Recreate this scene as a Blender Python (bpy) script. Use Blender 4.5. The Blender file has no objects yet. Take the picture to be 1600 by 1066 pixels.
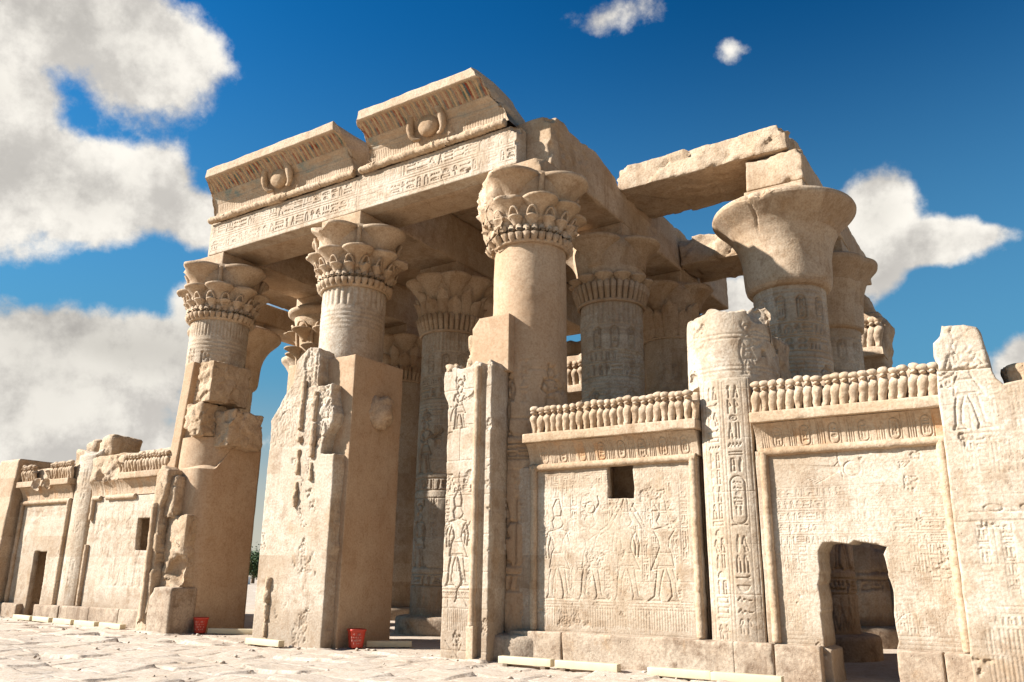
import bpy, math, random
import numpy as np
from mathutils import Matrix, Vector

rng = random.Random(7)
SC = bpy.context.scene
COL = SC.collection

# ---------------------------------------------------------------- camera, sun, sky, exposure
CAMPOS = (14.5313, -14.7189, 1.4445)
CF = Vector((-0.52466747, 0.80479785, 0.27753282))
CR = Vector((0.83962143, 0.54302595, 0.01259648))
CU = Vector((0.14056991, -0.23963147, 0.96063357))
cam_d = bpy.data.cameras.new("camera")
cam_d.sensor_width = 36.0
cam_d.lens = 1277.638 / 1600 * 36.0
cam_d.clip_end = 5000
cam_o = bpy.data.objects.new("camera", cam_d)
COL.objects.link(cam_o)
m3 = Matrix((CR, CU, -CF)).transposed()
cam_o.matrix_world = Matrix.Translation(CAMPOS) @ m3.to_4x4()
SC.camera = cam_o

SUN_AZ, SUN_EL = math.radians(-128.5), math.radians(33.0)      # azimuth from +Y towards +X
SUN = Vector((math.sin(SUN_AZ) * math.cos(SUN_EL), math.cos(SUN_AZ) * math.cos(SUN_EL), math.sin(SUN_EL)))
sun_d = bpy.data.lights.new("sun", 'SUN')
sun_d.energy = 5.0
sun_d.angle = math.radians(0.5)
sun_d.color = (1.0, 0.98, 0.955)
sun_o = bpy.data.objects.new("sun", sun_d)
COL.objects.link(sun_o)
sun_o.rotation_euler = SUN.to_track_quat('Z', 'Y').to_euler()

SC.view_settings.view_transform = 'Standard'
SC.view_settings.look = 'None'
SC.view_settings.gamma = 1.0
SC.view_settings.exposure = 1.5


class NT:
    """Small helper for wiring shader nodes."""
    def __init__(s, tree):
        s.t = tree
        s.n = tree.nodes
        s.l = tree.links

    def node(s, typ, **kw):
        nd = s.n.new(typ)
        for k, v in kw.items():
            setattr(nd, k, v)
        return nd

    def put(s, sock, v):
        if isinstance(v, bpy.types.NodeSocket):
            s.l.new(v, sock)
        elif v is not None:
            if sock.type == 'RGBA' and not isinstance(v, (int, float)) and len(v) == 3:
                v = (*v, 1.0)
            sock.default_value = v

    def math(s, op, a, b=None, c=None, clamp=False):
        nd = s.node('ShaderNodeMath', operation=op)
        nd.use_clamp = clamp
        for i, v in enumerate((a, b, c)):
            if v is not None:
                s.put(nd.inputs[i], v)
        return nd.outputs[0]

    def vmath(s, op, a, b=None):
        nd = s.node('ShaderNodeVectorMath', operation=op)
        s.put(nd.inputs[0], a)
        if b is not None:
            if op == 'SCALE':
                s.put(nd.inputs[3], b)
            else:
                s.put(nd.inputs[1], b)
        return nd.outputs['Value'] if op in ('DOT_PRODUCT', 'LENGTH') else nd.outputs[0]

    def mix(s, f, a, b, mode='MIX'):
        nd = s.node('ShaderNodeMix', data_type='RGBA', blend_type=mode)
        s.put(nd.inputs[0], f)
        s.put(nd.inputs[6], a)
        s.put(nd.inputs[7], b)
        return nd.outputs[2]

    def noise(s, vec, scale, detail=4, rough=0.55, dist=0.0):
        nd = s.node('ShaderNodeTexNoise')
        s.put(nd.inputs['Vector'], vec)
        nd.inputs['Scale'].default_value = scale
        nd.inputs['Detail'].default_value = detail
        nd.inputs['Roughness'].default_value = rough
        nd.inputs['Distortion'].default_value = dist
        return nd.outputs['Fac']

    def noise_col(s, vec, scale):
        nd = s.node('ShaderNodeTexNoise')
        s.put(nd.inputs['Vector'], vec)
        nd.inputs['Scale'].default_value = scale
        return nd.outputs['Color']

    def ramp(s, v, lo, hi, a=0.0, b=1.0):
        nd = s.node('ShaderNodeMapRange', interpolation_type='SMOOTHSTEP')
        s.put(nd.inputs[0], v)
        nd.inputs[1].default_value = lo
        nd.inputs[2].default_value = hi
        nd.inputs[3].default_value = a
        nd.inputs[4].default_value = b
        return nd.outputs[0]


def build_world():
    w = bpy.data.worlds.new("World")
    SC.world = w
    w.use_nodes = True
    t = NT(w.node_tree)
    t.n.clear()
    out = t.node('ShaderNodeOutputWorld')
    bg = t.node('ShaderNodeBackground')
    bg.inputs[1].default_value = 0.05
    t.l.new(bg.outputs[0], out.inputs[0])
    sky = t.node('ShaderNodeTexSky', sky_type='NISHITA')
    sky.sun_disc = False
    sky.sun_elevation = SUN_EL
    sky.sun_rotation = SUN_AZ % (2 * math.pi)
    sky.air_density = 1.0
    sky.dust_density = 0.6
    sky.ozone_density = 2.0
    tc = t.node('ShaderNodeTexCoord')
    d = tc.outputs['Generated']
    sep = t.node('ShaderNodeSeparateXYZ')
    t.l.new(d, sep.inputs[0])
    # deep polarised blue
    g = t.node('ShaderNodeGamma')
    t.l.new(sky.outputs[0], g.inputs[0])
    g.inputs[1].default_value = SKY_GAMMA
    blue = t.mix(1.0, g.outputs[0], SKY_TINT, 'MULTIPLY')
    # paler towards the horizon, dusty at the very bottom; darkest across from the sun
    def dirv(az, el):
        a, e = math.radians(az), math.radians(el)
        return Vector((math.sin(a) * math.cos(e), math.cos(a) * math.cos(e), math.sin(e)))
    pol = t.vmath('DOT_PRODUCT', d, tuple(dirv(12, 42)))
    blue = t.vmath('SCALE', blue, t.ramp(pol, 0.80, 0.99, 1.0, 0.80))
    hz = t.math('MULTIPLY', t.ramp(sep.outputs[2], 0.10, 0.64, 1.0, 0.0), 0.88)
    blue = t.mix(hz, blue, (0.95, 2.35, 3.2))
    hz = t.math('MULTIPLY', t.ramp(sep.outputs[2], 0.0, 0.24, 1.0, 0.0), 0.92)
    blue = t.mix(hz, blue, (4.6, 4.2, 3.4))
    # clouds: soft directional masses broken up by fractal noise
    warp = t.node('ShaderNodeTexNoise')
    t.l.new(d, warp.inputs['Vector'])
    warp.inputs['Scale'].default_value = 5.0
    warp.inputs['Detail'].default_value = 5.0
    wv = t.vmath('SUBTRACT', warp.outputs['Color'], (0.5, 0.5, 0.5))
    dw = t.vmath('ADD', d, t.vmath('SCALE', wv, 0.10))
    mask = None
    for az, el, ra, rb, st in CLOUDS:
        c = dirv(az, el)
        t1 = c.cross(Vector((0, 0, 1))).normalized()
        t2 = t1.cross(c).normalized()
        q = t.vmath('SUBTRACT', dw, tuple(c))
        a = t.math('MULTIPLY', t.vmath('DOT_PRODUCT', q, tuple(t1)), 1 / math.radians(ra))
        b = t.math('MULTIPLY', t.vmath('DOT_PRODUCT', q, tuple(t2)), 1 / math.radians(rb))
        dep = t.math('MULTIPLY', t.vmath('DOT_PRODUCT', q, tuple(c)), 2.0)
        r2 = t.math('ADD', t.math('ADD', t.math('MULTIPLY', a, a), t.math('MULTIPLY', b, b)), t.math('ABSOLUTE', dep))
        f = t.math('SUBTRACT', st, t.math('MULTIPLY', t.math('SQRT', r2), max(st, 0.8)))
        f = t.math('MAXIMUM', f, -0.6)
        mask = f if mask is None else t.node_smax(mask, f)
    def dens(vec):
        n0 = t.noise(vec, 4.2, 3, 0.5)
        n1 = t.noise(vec, 9.0, 12, 0.63, 0.0)
        return t.math('ADD', t.math('MULTIPLY', t.math('SUBTRACT', n0, 0.5), 1.5),
                      t.math('MULTIPLY', t.math('SUBTRACT', n1, 0.5), 3.0))
    dn = dens(d)
    tot = t.math('ADD', t.math('MULTIPLY', mask, 1.25), t.math('MULTIPLY', dn, 0.62))
    alpha = t.ramp(tot, -0.06, 0.40)
    # light side / shaded underside: compare with the density a little towards the sun
    off = t.vmath('ADD', d, tuple(SUN * 0.020 + Vector((0, 0, 0.030))))
    dn2 = dens(off)
    edge = t.math('SUBTRACT', dn, dn2)
    lit = t.ramp(edge, -0.50, 0.50)
    core = t.ramp(tot, 0.30, 1.5, 1.0, 0.84)
    # the low bank on the left has a dark underside
    belly = t.vmath('DOT_PRODUCT', dw, tuple(dirv(-60, 13.2)))
    belly = t.math('MULTIPLY', t.ramp(belly, 0.955, 0.998), t.ramp(sep.outputs[2], 0.165, 0.245, 0.0, 1.0))
    belly = t.math('MULTIPLY', belly, t.ramp(sep.outputs[2], 0.25, 0.33, 1.0, 0.0))
    core = t.math('MULTIPLY', core, t.math('SUBTRACT', 1.0, t.math('MULTIPLY', belly, 0.24)))
    lum = t.math('MULTIPLY', core, t.math('ADD', t.math('MULTIPLY', lit, 0.40), 0.62))
    ccol = t.mix(lit, (0.97, 0.925, 0.86), (1.0, 0.955, 0.87))
    ccol = t.vmath('SCALE', ccol, t.math('MULTIPLY', lum, CLOUD_LUM))
    t.put(bg.inputs[0], t.mix(alpha, blue, ccol))


def _smax(self, a, b):
    return self.math('SMOOTH_MAX', a, b, 0.25)


NT.node_smax = _smax
SKY_GAMMA = 1.6
SKY_TINT = (0.035, 0.40, 0.48)
CLOUD_LUM = 7.2
# azimuth, elevation, half width, half height (degrees), strength
CLOUDS = [(-66, 32.5, 9, 4.5, 1.2), (-71, 27.5, 6, 3.6, 1.0), (-61, 30.5, 4.5, 5, 0.8), (-64, 23, 7, 3.6, 1.3), (-71, 22, 8, 5, 1.2),
          (-57.5, 21.8, 4.5, 2.2, 0.9), (-59, 24.5, 3.0, 2.2, 0.7), (-60, 14, 10, 2.6, 1.1), (-66, 10, 12, 5, 1.2),
          (-54, 17, 4.5, 2.6, 1.0), (-55, 8, 9, 3, 0.7), (-47, 9, 7, 4, 0.5), (-25.5, 38.2, 6.5, 3.2, 0.46), (-16.0, 34.4, 3.2, 2.0, 0.16),
          (-7.6, 23.4, 3.2, 3.0, 1.2), (-5, 21.0, 4.6, 2.0, 1.15), (-7.4, 19.6, 2.4, 2.2, 1.0), (-2.0, 20.8, 2.8, 1.1, 0.9),
          (0.5, 12.8, 4, 2.0, 0.8), (-17, 18.0, 3.4, 2.6, 0.8), (16, 27, 8, 3.5, 0.8), (45, 22, 14, 5, 1.0),
          (-100, 26, 16, 7, 1.1), (110, 24, 16, 5, 1.0), (180, 20, 16, 4, 1.0)]
build_world()

# ---------------------------------------------------------------- noise and mesh helpers


def _hash(i, j, k, seed):
    h = (i.astype(np.uint32) * np.uint32(374761393) + j.astype(np.uint32) * np.uint32(668265263)
         + k.astype(np.uint32) * np.uint32(2147483647) + np.uint32(seed * 974711 + 12345))
    h = (h ^ (h >> np.uint32(13))) * np.uint32(1274126177)
    h = h ^ (h >> np.uint32(16))
    return (h & np.uint32(0xffff)).astype(np.float32) / 32767.5 - 1.0


def vnoise(P, s=1.0, seed=0):
    P = np.asarray(P, np.float32) / s + 512.37
    I = np.floor(P)
    f = P - I
    I = I.astype(np.int64)
    f = f * f * (3 - 2 * f)
    r = 0.0
    for dx in (0, 1):
        wx = f[:, 0] if dx else 1 - f[:, 0]
        for dy in (0, 1):
            wy = f[:, 1] if dy else 1 - f[:, 1]
            for dz in (0, 1):
                wz = f[:, 2] if dz else 1 - f[:, 2]
                r = r + wx * wy * wz * _hash(I[:, 0] + dx, I[:, 1] + dy, I[:, 2] + dz, seed)
    return r


def fbm(P, s=1.0, octv=4, seed=0, gain=0.5):
    P = np.asarray(P, np.float32)
    a, t, r = 1.0, 0.0, 0.0
    for o in range(octv):
        r = r + a * vnoise(P, s / (2 ** o), seed + o * 17)
        t += a
        a *= gain
    return r / t * 1.4


def fracture(V, s=0.3, amt=0.05, seed=0, c=None, mask=None):
    """Break a surface into flat, tilted facets, as split sandstone does."""
    V = np.asarray(V, np.float32)
    Q = V / s + 0.35 * fbm(V, s * 1.2, 2, seed + 1)[:, None] + 300.5
    I = np.floor(Q).astype(np.int64)
    best = np.full(len(V), 1e9, np.float32)
    H = np.zeros((len(V), 4), np.float32)
    D = np.zeros_like(V)
    for dx in (-1, 0, 1):
        for dy in (-1, 0, 1):
            for dz in (-1, 0, 1):
                a, b, e = I[:, 0] + dx, I[:, 1] + dy, I[:, 2] + dz
                p = np.stack([a + .5 + .45 * _hash(a, b, e, seed + 2), b + .5 + .45 * _hash(a, b, e, seed + 3), e + .5 + .45 * _hash(a, b, e, seed + 4)], 1)
                d = Q - p
                L = (d ** 2).sum(1)
                k = L < best
                best[k] = L[k]
                D[k] = d[k]
                H[k] = np.stack([_hash(a, b, e, seed + 5 + q) for q in range(4)], 1)[k]
    off = amt * (H[:, 3] * .6 + 1.1 * (D * H[:, :3]).sum(1))
    n = V - (V.mean(0) if c is None else np.asarray(c, np.float32))
    n /= np.linalg.norm(n, axis=1, keepdims=True) + 1e-6
    if mask is not None:
        off = off * mask
    return V + n * off[:, None]


def worldloc(o):
    v = Vector((0, 0, 0))
    while o is not None:
        v += o.location
        o = o.parent
    return np.array(v, np.float32)


def mesh(name, V, F, mat, parent=None, smooth=True, tint=None):
    """One mesh object from world-space vertices and an (n,4) or list face set."""
    V = np.asarray(V, np.float32)
    if mat.name == 'broken_sandstone' and len(V) < 60000:
        big = np.ptp(V, axis=0).max() > 2.5
        V = fracture(V, .55 if big else .22, .07 if big else .045, len(V) % 97)
    me = bpy.data.meshes.new(name)
    if isinstance(F, np.ndarray):
        F = F.astype(np.int32)
        n, k = F.shape
        me.vertices.add(len(V))
        me.loops.add(n * k)
        me.polygons.add(n)
        if parent is not None:
            V = V - worldloc(parent)
        me.vertices.foreach_set('co', V.ravel())
        me.loops.foreach_set('vertex_index', F.ravel())
        me.polygons.foreach_set('loop_start', np.arange(n, dtype=np.int32) * k)
        me.update(calc_edges=True)
        me.validate()
    else:
        if parent is not None:
            V = V - worldloc(parent)
        me.from_pydata([tuple(v) for v in V.tolist()], [], F)
    if smooth:
        me.polygons.foreach_set('use_smooth', np.ones(len(me.polygons), bool))
    if tint is not None and len(me.vertices) == len(tint):
        at = me.color_attributes.new('paint', 'FLOAT_COLOR', 'POINT')
        at.data.foreach_set('color', np.asarray(tint, np.float32).ravel())
    me.materials.append(mat)
    o = bpy.data.objects.new(name, me)
    COL.objects.link(o)
    if parent is not None:
        o.parent = parent
    return o


def tag(o, label, cat, group=None, kind='thing'):
    o['label'] = label
    o['category'] = cat
    o['kind'] = kind
    if group:
        o['group'] = group
    return o


def thing(name, label, cat, loc, group=None):
    o = bpy.data.objects.new(name, None)
    o.location = loc
    COL.objects.link(o)
    return tag(o, label, cat, group)


class Bag:
    """Collects several pieces into one vertex/face set."""
    def __init__(s):
        s.V, s.F, s.n = [], [], 0

    def add(s, V, F):
        s.V.append(np.asarray(V, np.float32))
        s.F.append(np.asarray(F, np.int64) + s.n)
        s.n += len(V)

    def out(s):
        return np.concatenate(s.V), np.concatenate(s.F)


def grid_faces(nu, nv, wrap=False):
    """Quads of a (nv rows x nu cols) vertex grid."""
    cu = nu if wrap else nu - 1
    i = np.arange(nv - 1)[:, None] * nu
    j = np.arange(cu)[None, :]
    j2 = (j + 1) % nu
    return np.stack([i + j, i + j2, i + nu + j2, i + nu + j], -1).reshape(-1, 4)


def axis_pts(a, b, res, r):
    L = b - a
    r = min(r, L * 0.24)
    n = max(1, int(round((L - 2 * r) / res)))
    return np.concatenate([[a, a + 0.12 * r, a + 0.45 * r], np.linspace(a + r, b - r, n + 1), [b - 0.45 * r, b - 0.12 * r, b]])


def rock(x0, x1, y0, y1, z0, z1, res=0.08, r=0.03, rough=0.008, chip=0.03, seed=0, front=None, right=None, bottom=None,
         left=None, warp=None, ns=0.35):
    """A worn stone block: rounded, chipped edges, slightly uneven faces, reliefs cut into chosen faces."""
    X, Y, Z = axis_pts(x0, x1, res, r), axis_pts(y0, y1, res, r), axis_pts(z0, z1, res, r)
    bag = Bag()

    def face(A, B, mk, flip):
        a, b = np.meshgrid(A, B)
        f = grid_faces(len(A), len(B))
        bag.add(mk(a.ravel(), b.ravel()), f[:, ::-1] if flip else f)
    one = np.ones
    face(X, Z, lambda a, b: np.stack([a, one(a.shape) * y0, b], 1), False)
    face(X, Z, lambda a, b: np.stack([a, one(a.shape) * y1, b], 1), True)
    face(Y, Z, lambda a, b: np.stack([one(a.shape) * x1, a, b], 1), False)
    face(Y, Z, lambda a, b: np.stack([one(a.shape) * x0, a, b], 1), True)
    face(X, Y, lambda a, b: np.stack([a, b, one(a.shape) * z1], 1), False)
    face(X, Y, lambda a, b: np.stack([a, b, one(a.shape) * z0], 1), True)
    V, F = bag.out()
    key = np.round(V * 20000).astype(np.int64)
    _, idx, inv = np.unique(key, axis=0, return_index=True, return_inverse=True)
    V, F = V[idx].astype(np.float32), inv.ravel()[F]
    lo, hi = np.array([x0, y0, z0]), np.array([x1, y1, z1])
    nz = fbm(V, ns, 3, seed)
    rr = (r + chip * np.clip(nz - 0.1, 0, 1) ** 1.5 * 2)[:, None]
    rr = np.minimum(rr, (hi - lo).min() * 0.45)
    q = np.clip(V, lo + rr, hi - rr)
    dlt = V - q
    ln = np.linalg.norm(dlt, axis=1, keepdims=True)
    n = dlt / np.maximum(ln, 1e-6)
    P = q + n * rr
    P = P + n * (rough * (fbm(V, ns * 1.7, 4, seed + 5)))[:, None]
    for fn, ax, sg in ((front, 1, -1), (right, 0, 1), (bottom, 2, -1), (left, 0, -1)):
        if fn is None:
            continue
        w = np.clip(n[:, ax] * sg * 2 - 1, 0, 1)
        s = w > 0
        if ax == 1:
            dd = fn(V[s, 0], V[s, 2])
        elif ax == 0:
            dd = fn(V[s, 1], V[s, 2])
        else:
            dd = fn(V[s, 0], V[s, 1])
        P[s, ax] -= sg * dd * w[s]
    if warp is not None:
        P = warp(P)
    return P, F


def lathe(prof, seg, cx=0, cy=0, phase=0.0, a0=0.0, a1=2 * math.pi):
    """Revolve (r,z) pairs about a vertical axis."""
    prof = np.asarray(prof, np.float32)
    full = abs(a1 - a0 - 2 * math.pi) < 1e-6
    th = np.linspace(a0, a1, seg + (0 if full else 1), endpoint=not full) + phase
    r, z = prof[:, 0][:, None], prof[:, 1][:, None]
    V = np.stack([cx + r * np.cos(th), cy + r * np.sin(th), z + 0 * th], -1).reshape(-1, 3)
    return V, grid_faces(len(th), len(prof), full)


def tube(pts, rad, seg=8, cap=True):
    pts = np.asarray(pts, np.float32)
    n = len(pts)
    rad = np.broadcast_to(np.asarray(rad, np.float32), (n,))
    tg = np.gradient(pts, axis=0)
    tg /= np.linalg.norm(tg, axis=1, keepdims=True)
    ref = np.array([0, 0, 1.0]) if abs(tg[0, 2]) < 0.9 else np.array([0, 1.0, 0])
    a = np.cross(tg, ref)
    a /= np.linalg.norm(a, axis=1, keepdims=True) + 1e-9
    b = np.cross(tg, a)
    th = np.linspace(0, 2 * math.pi, seg, endpoint=False)
    V = pts[:, None, :] + rad[:, None, None] * (a[:, None, :] * np.cos(th)[None, :, None] + b[:, None, :] * np.sin(th)[None, :, None])
    V = V.reshape(-1, 3)
    F = grid_faces(seg, n, True)
    if cap:
        k = len(V)
        V = np.concatenate([V, pts[:1], pts[-1:]])
        j = np.arange(seg)
        j2 = (j + 1) % seg
        F = np.concatenate([F, np.stack([j2, j, j * 0 + k, j * 0 + k], 1), np.stack([(n - 1) * seg + j, (n - 1) * seg + j2, j * 0 + k + 1, j * 0 + k + 1], 1)])
    return V, F


def tri_fix(F):
    """Quads with a repeated corner become proper triangles in a face list."""
    out = []
    for f in F.tolist():
        g = []
        for v in f:
            if v not in g:
                g.append(v)
        if len(g) > 2:
            out.append(g)
    return out


def ellipsoid(c, rx, ry, rz, nu=16, nv=10):
    ph = np.linspace(0.02, math.pi - 0.02, nv)
    th = np.linspace(0, 2 * math.pi, nu, endpoint=False)
    V = np.stack([c[0] + rx * np.sin(ph)[:, None] * np.cos(th), c[1] + ry * np.sin(ph)[:, None] * np.sin(th),
                  c[2] - rz * np.cos(ph)[:, None] + 0 * th], -1).reshape(-1, 3)
    return V, grid_faces(nu, nv, True)


# ---------------------------------------------------------------- relief drawing (depth maps cut into the stone)

class Cv:
    def __init__(s, x0, x1, z0, z1, res=0.01):
        s.x0, s.z0, s.res = x0, z0, res
        s.w, s.h = int((x1 - x0) / res) + 2, int((z1 - z0) / res) + 2
        s.x1, s.z1 = x1, z1
        s.D = np.zeros((s.h, s.w), np.float32)
        s.T = None

    def box(s, xa, xb, za, zb):
        i0, i1 = max(0, int((xa - s.x0) / s.res)), min(s.w, int((xb - s.x0) / s.res) + 2)
        j0, j1 = max(0, int((za - s.z0) / s.res)), min(s.h, int((zb - s.z0) / s.res) + 2)
        if i1 <= i0 or j1 <= j0:
            return None
        gx = s.x0 + np.arange(i0, i1) * s.res
        gz = s.z0 + np.arange(j0, j1) * s.res
        return slice(j0, j1), slice(i0, i1), gx[None, :], gz[:, None]

    def line(s, pts, w=0.012, d=0.012, closed=False):
        w, d = w * 1.05, d * 1.15
        if closed:
            pts = list(pts) + [pts[0]]
        for (xa, za), (xb, zb) in zip(pts[:-1], pts[1:]):
            b = s.box(min(xa, xb) - w, max(xa, xb) + w, min(za, zb) - w, max(za, zb) + w)
            if b is None:
                continue
            J, I, gx, gz = b
            dx, dz = xb - xa, zb - za
            L2 = dx * dx + dz * dz + 1e-9
            t = np.clip(((gx - xa) * dx + (gz - za) * dz) / L2, 0, 1)
            q = np.sqrt((gx - xa - t * dx) ** 2 + (gz - za - t * dz) ** 2)
            k = np.clip(2.0 - 2.0 * q / w, 0, 1)
            s.D[J, I] = np.maximum(s.D[J, I], d * k)

    def ell(s, cx, cz, rx, rz, w=0.012, d=0.012, n=20, a0=0, a1=2 * math.pi):
        th = np.linspace(a0, a1, n)
        s.line([(cx + rx * math.cos(t), cz + rz * math.sin(t)) for t in th], w, d)

    def fill(s, poly, d, add=False):
        P = np.asarray(poly, np.float32)
        b = s.box(P[:, 0].min(), P[:, 0].max(), P[:, 1].min(), P[:, 1].max())
        if b is None:
            return
        J, I, gx, gz = b
        ins = np.zeros((gz.shape[0], gx.shape[1]), bool)
        for (xa, za), (xb, zb) in zip(P, np.roll(P, -1, 0)):
            if za == zb:
                continue
            c = ((za > gz) != (zb > gz)) & (gx < (xb - xa) * (gz - za) / (zb - za) + xa)
            ins ^= c
        if add:
            s.D[J, I] += d * ins
        else:
            s.D[J, I] = np.where(ins, np.maximum(s.D[J, I], d), s.D[J, I])

    def rect(s, xa, xb, za, zb, d):
        b = s.box(xa, xb, za, zb)
        if b is not None:
            J, I, gx, gz = b
            s.D[J, I] = np.maximum(s.D[J, I], d * ((gx >= xa) & (gx <= xb) & (gz >= za) & (gz <= zb)))

    def add_fn(s, fn):
        gx = s.x0 + np.arange(s.w) * s.res
        gz = s.z0 + np.arange(s.h) * s.res
        s.D += fn(gx[None, :], gz[:, None])

    def wear(s, seed, lo=0.0, scale=0.9):
        """Weathering: carving fades to nothing in patches."""
        gx, gz = np.meshgrid(s.x0 + np.arange(0, s.w, 4) * s.res, s.z0 + np.arange(0, s.h, 4) * s.res)
        n = fbm(np.stack([gx.ravel(), gz.ravel(), gx.ravel() * 0 + seed], 1), scale, 4, seed).reshape(gx.shape)
        k = np.clip(0.75 + 1.5 * (n - lo), 0.28, 1)
        k = np.repeat(np.repeat(k, 4, 0), 4, 1)[:s.h, :s.w]
        s.D *= k

    def flake(s, seed, amount=0.02, scale=0.8, th=0.35):
        """Shallow patches where the skin of the stone has come away."""
        gx, gz = np.meshgrid(s.x0 + np.arange(0, s.w, 2) * s.res, s.z0 + np.arange(0, s.h, 2) * s.res)
        n = fbm(np.stack([gx.ravel(), gz.ravel(), gx.ravel() * 0 + seed * 3.1], 1), scale, 5, seed, 0.6).reshape(gx.shape)
        k = np.clip((n - th) * 14, 0, 1) * amount * (1 + 0.5 * np.sin(n * 40))
        k = np.repeat(np.repeat(k, 2, 0), 2, 1)[:s.h, :s.w]
        s.D = np.where(k > 0.3 * amount, s.D * 0.3 + k, s.D)

    def __call__(s, x, z):
        fx = np.clip((np.asarray(x) - s.x0) / s.res, 0, s.w - 1.001)
        fz = np.clip((np.asarray(z) - s.z0) / s.res, 0, s.h - 1.001)
        i, j = fx.astype(int), fz.astype(int)
        a, b = fx - i, fz - j
        D = s.D
        return (D[j, i] * (1 - a) * (1 - b) + D[j, np.minimum(i + 1, s.w - 1)] * a * (1 - b)
                + D[np.minimum(j + 1, s.h - 1), i] * (1 - a) * b + D[np.minimum(j + 1, s.h - 1), np.minimum(i + 1, s.w - 1)] * a * b)


# sign shapes in a unit box: 'l' polyline, 'c' closed polyline, 'e' ellipse, 'f' filled
TALL = [
    [('l', [(.1, .45), (.28, .75), (.42, .88), (.58, .8), (.52, .62), (.8, .35), (.98, .12)]), ('l', [(.22, .7), (.25, .45), (.48, .28), (.8, .35)]), ('l', [(.45, .3), (.45, .04), (.65, .04)])],
    [('f', [(.42, .03), (.58, .03), (.75, .85), (.6, .97), (.4, .6)])],
    [('e', .5, .76, .2, .2), ('l', [(.5, .56), (.5, .03)]), ('l', [(.15, .5), (.85, .5)])],
    [('c', [(.2, .03), (.85, .03), (.8, .4), (.55, .62), (.3, .55)]), ('e', .48, .8, .15, .15)],
    [('l', [(.5, .03), (.5, .9)]), ('f', [(.3, .7), (.7, .7), (.6, .97), (.4, .97)])],
    [('l', [(.25, .03), (.25, .7), (.4, .92), (.6, .9), (.62, .7)]), ('l', [(.75, .03), (.75, .6)])],
    [('c', [(.25, .05), (.75, .05), (.7, .95), (.3, .95)]), ('l', [(.28, .5), (.72, .5)])],
    [('l', [(.15, .6), (.3, .9), (.55, .95), (.65, .75), (.4, .55), (.75, .3), (.75, .03)]), ('l', [(.3, .5), (.35, .03)])],
    [('l', [(.3, .03), (.3, .95), (.6, .8), (.75, .55)]), ('l', [(.3, .55), (.6, .45)])],
    [('l', [(.2, .05), (.5, .95), (.8, .05)]), ('l', [(.35, .45), (.65, .45)])],
    [('l', [(.3, .03), (.3, .95)]), ('l', [(.7, .03), (.7, .95)])],
]
WIDE = [
    [('l', [(.02, .3), (.15, .7), (.28, .3), (.41, .7), (.54, .3), (.67, .7), (.8, .3), (.95, .7)])],
    [('f', [(.05, .75), (.95, .75), (.78, .3), (.5, .15), (.22, .3)])],
    [('e', .5, .5, .45, .33), ('e', .5, .5, .14, .25)],
    [('e', .5, .5, .26, .42), ('e', .5, .5, .08, .12)],
    [('l', [(.03, .45), (.2, .75), (.35, .35), (.5, .6), (.7, .4), (.97, .45)])],
    [('c', [(.06, .2), (.94, .2), (.94, .8), (.06, .8)])],
    [('l', [(.03, .5), (.75, .5), (.95, .75)]), ('l', [(.75, .5), (.95, .35)])],
    [('f', [(.2, .15), (.8, .15), (.7, .65), (.5, .8), (.3, .65)])],
    [('l', [(.15, .1), (.15, .9)]), ('l', [(.5, .1), (.5, .9)]), ('l', [(.85, .1), (.85, .9)])],
    [('l', [(.03, .3), (.97, .3)]), ('l', [(.03, .7), (.97, .7)])],
]


def sign(cv, shape, x, z, w, h, lw, d):
    for s in shape:
        if s[0] in 'lc':
            cv.line([(x + p * w, z + q * h) for p, q in s[1]], lw, d, s[0] == 'c')
        elif s[0] == 'e':
            cv.ell(x + s[1] * w, z + s[2] * h, s[3] * w, s[4] * h, lw, d, 14)
        else:
            P = [(x + p * w, z + q * h) for p, q in s[1]]
            cv.fill(P, d * 0.8)
            cv.line(P, lw * 0.7, d, True)


def text_row(cv, xa, xb, za, zb, d=0.014, lw=0.012, rules=True, R=rng):
    h = zb - za
    if rules:
        cv.line([(xa, za), (xb, za)], lw * 0.8, d * 0.8)
        cv.line([(xa, zb), (xb, zb)], lw * 0.8, d * 0.8)
    x, m = xa + 0.04 * h, 0.12 * h
    while x < xb - 0.4 * h:
        if R.random() < 0.5:
            w = h * R.uniform(.42, .62)
            sign(cv, R.choice(TALL), x, za + m, w, h - 2 * m, lw, d)
        else:
            w = h * R.uniform(.6, .95)
            k = R.choice((2, 2, 3))
            hh = (h - 2 * m) / k
            for i in range(k):
                sign(cv, R.choice(WIDE), x, za + m + i * hh + .08 * hh, w, hh * .84, lw, d)
        x += w + 0.10 * h


def text_col(cv, xa, xb, za, zb, d=0.012, lw=0.010, rules=True, R=rng):
    w = xb - xa
    if rules:
        cv.line([(xa, za), (xa, zb)], lw * 0.8, d * 0.8)
        cv.line([(xb, za), (xb, zb)], lw * 0.8, d * 0.8)
    z, m = zb - 0.05 * w, 0.1 * w
    while z > za + 0.5 * w:
        if R.random() < 0.4:
            h = w * R.uniform(.8, 1.1)
            sign(cv, R.choice(TALL), xa + m, z - h, w * .4, h, lw, d)
            sign(cv, R.choice(TALL), xa + w * .52, z - h, w * .4, h, lw, d)
        else:
            h = w * R.uniform(.38, .6)
            sign(cv, R.choice(WIDE), xa + m, z - h, w - 2 * m, h, lw, d)
        z -= h + 0.08 * w


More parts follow.
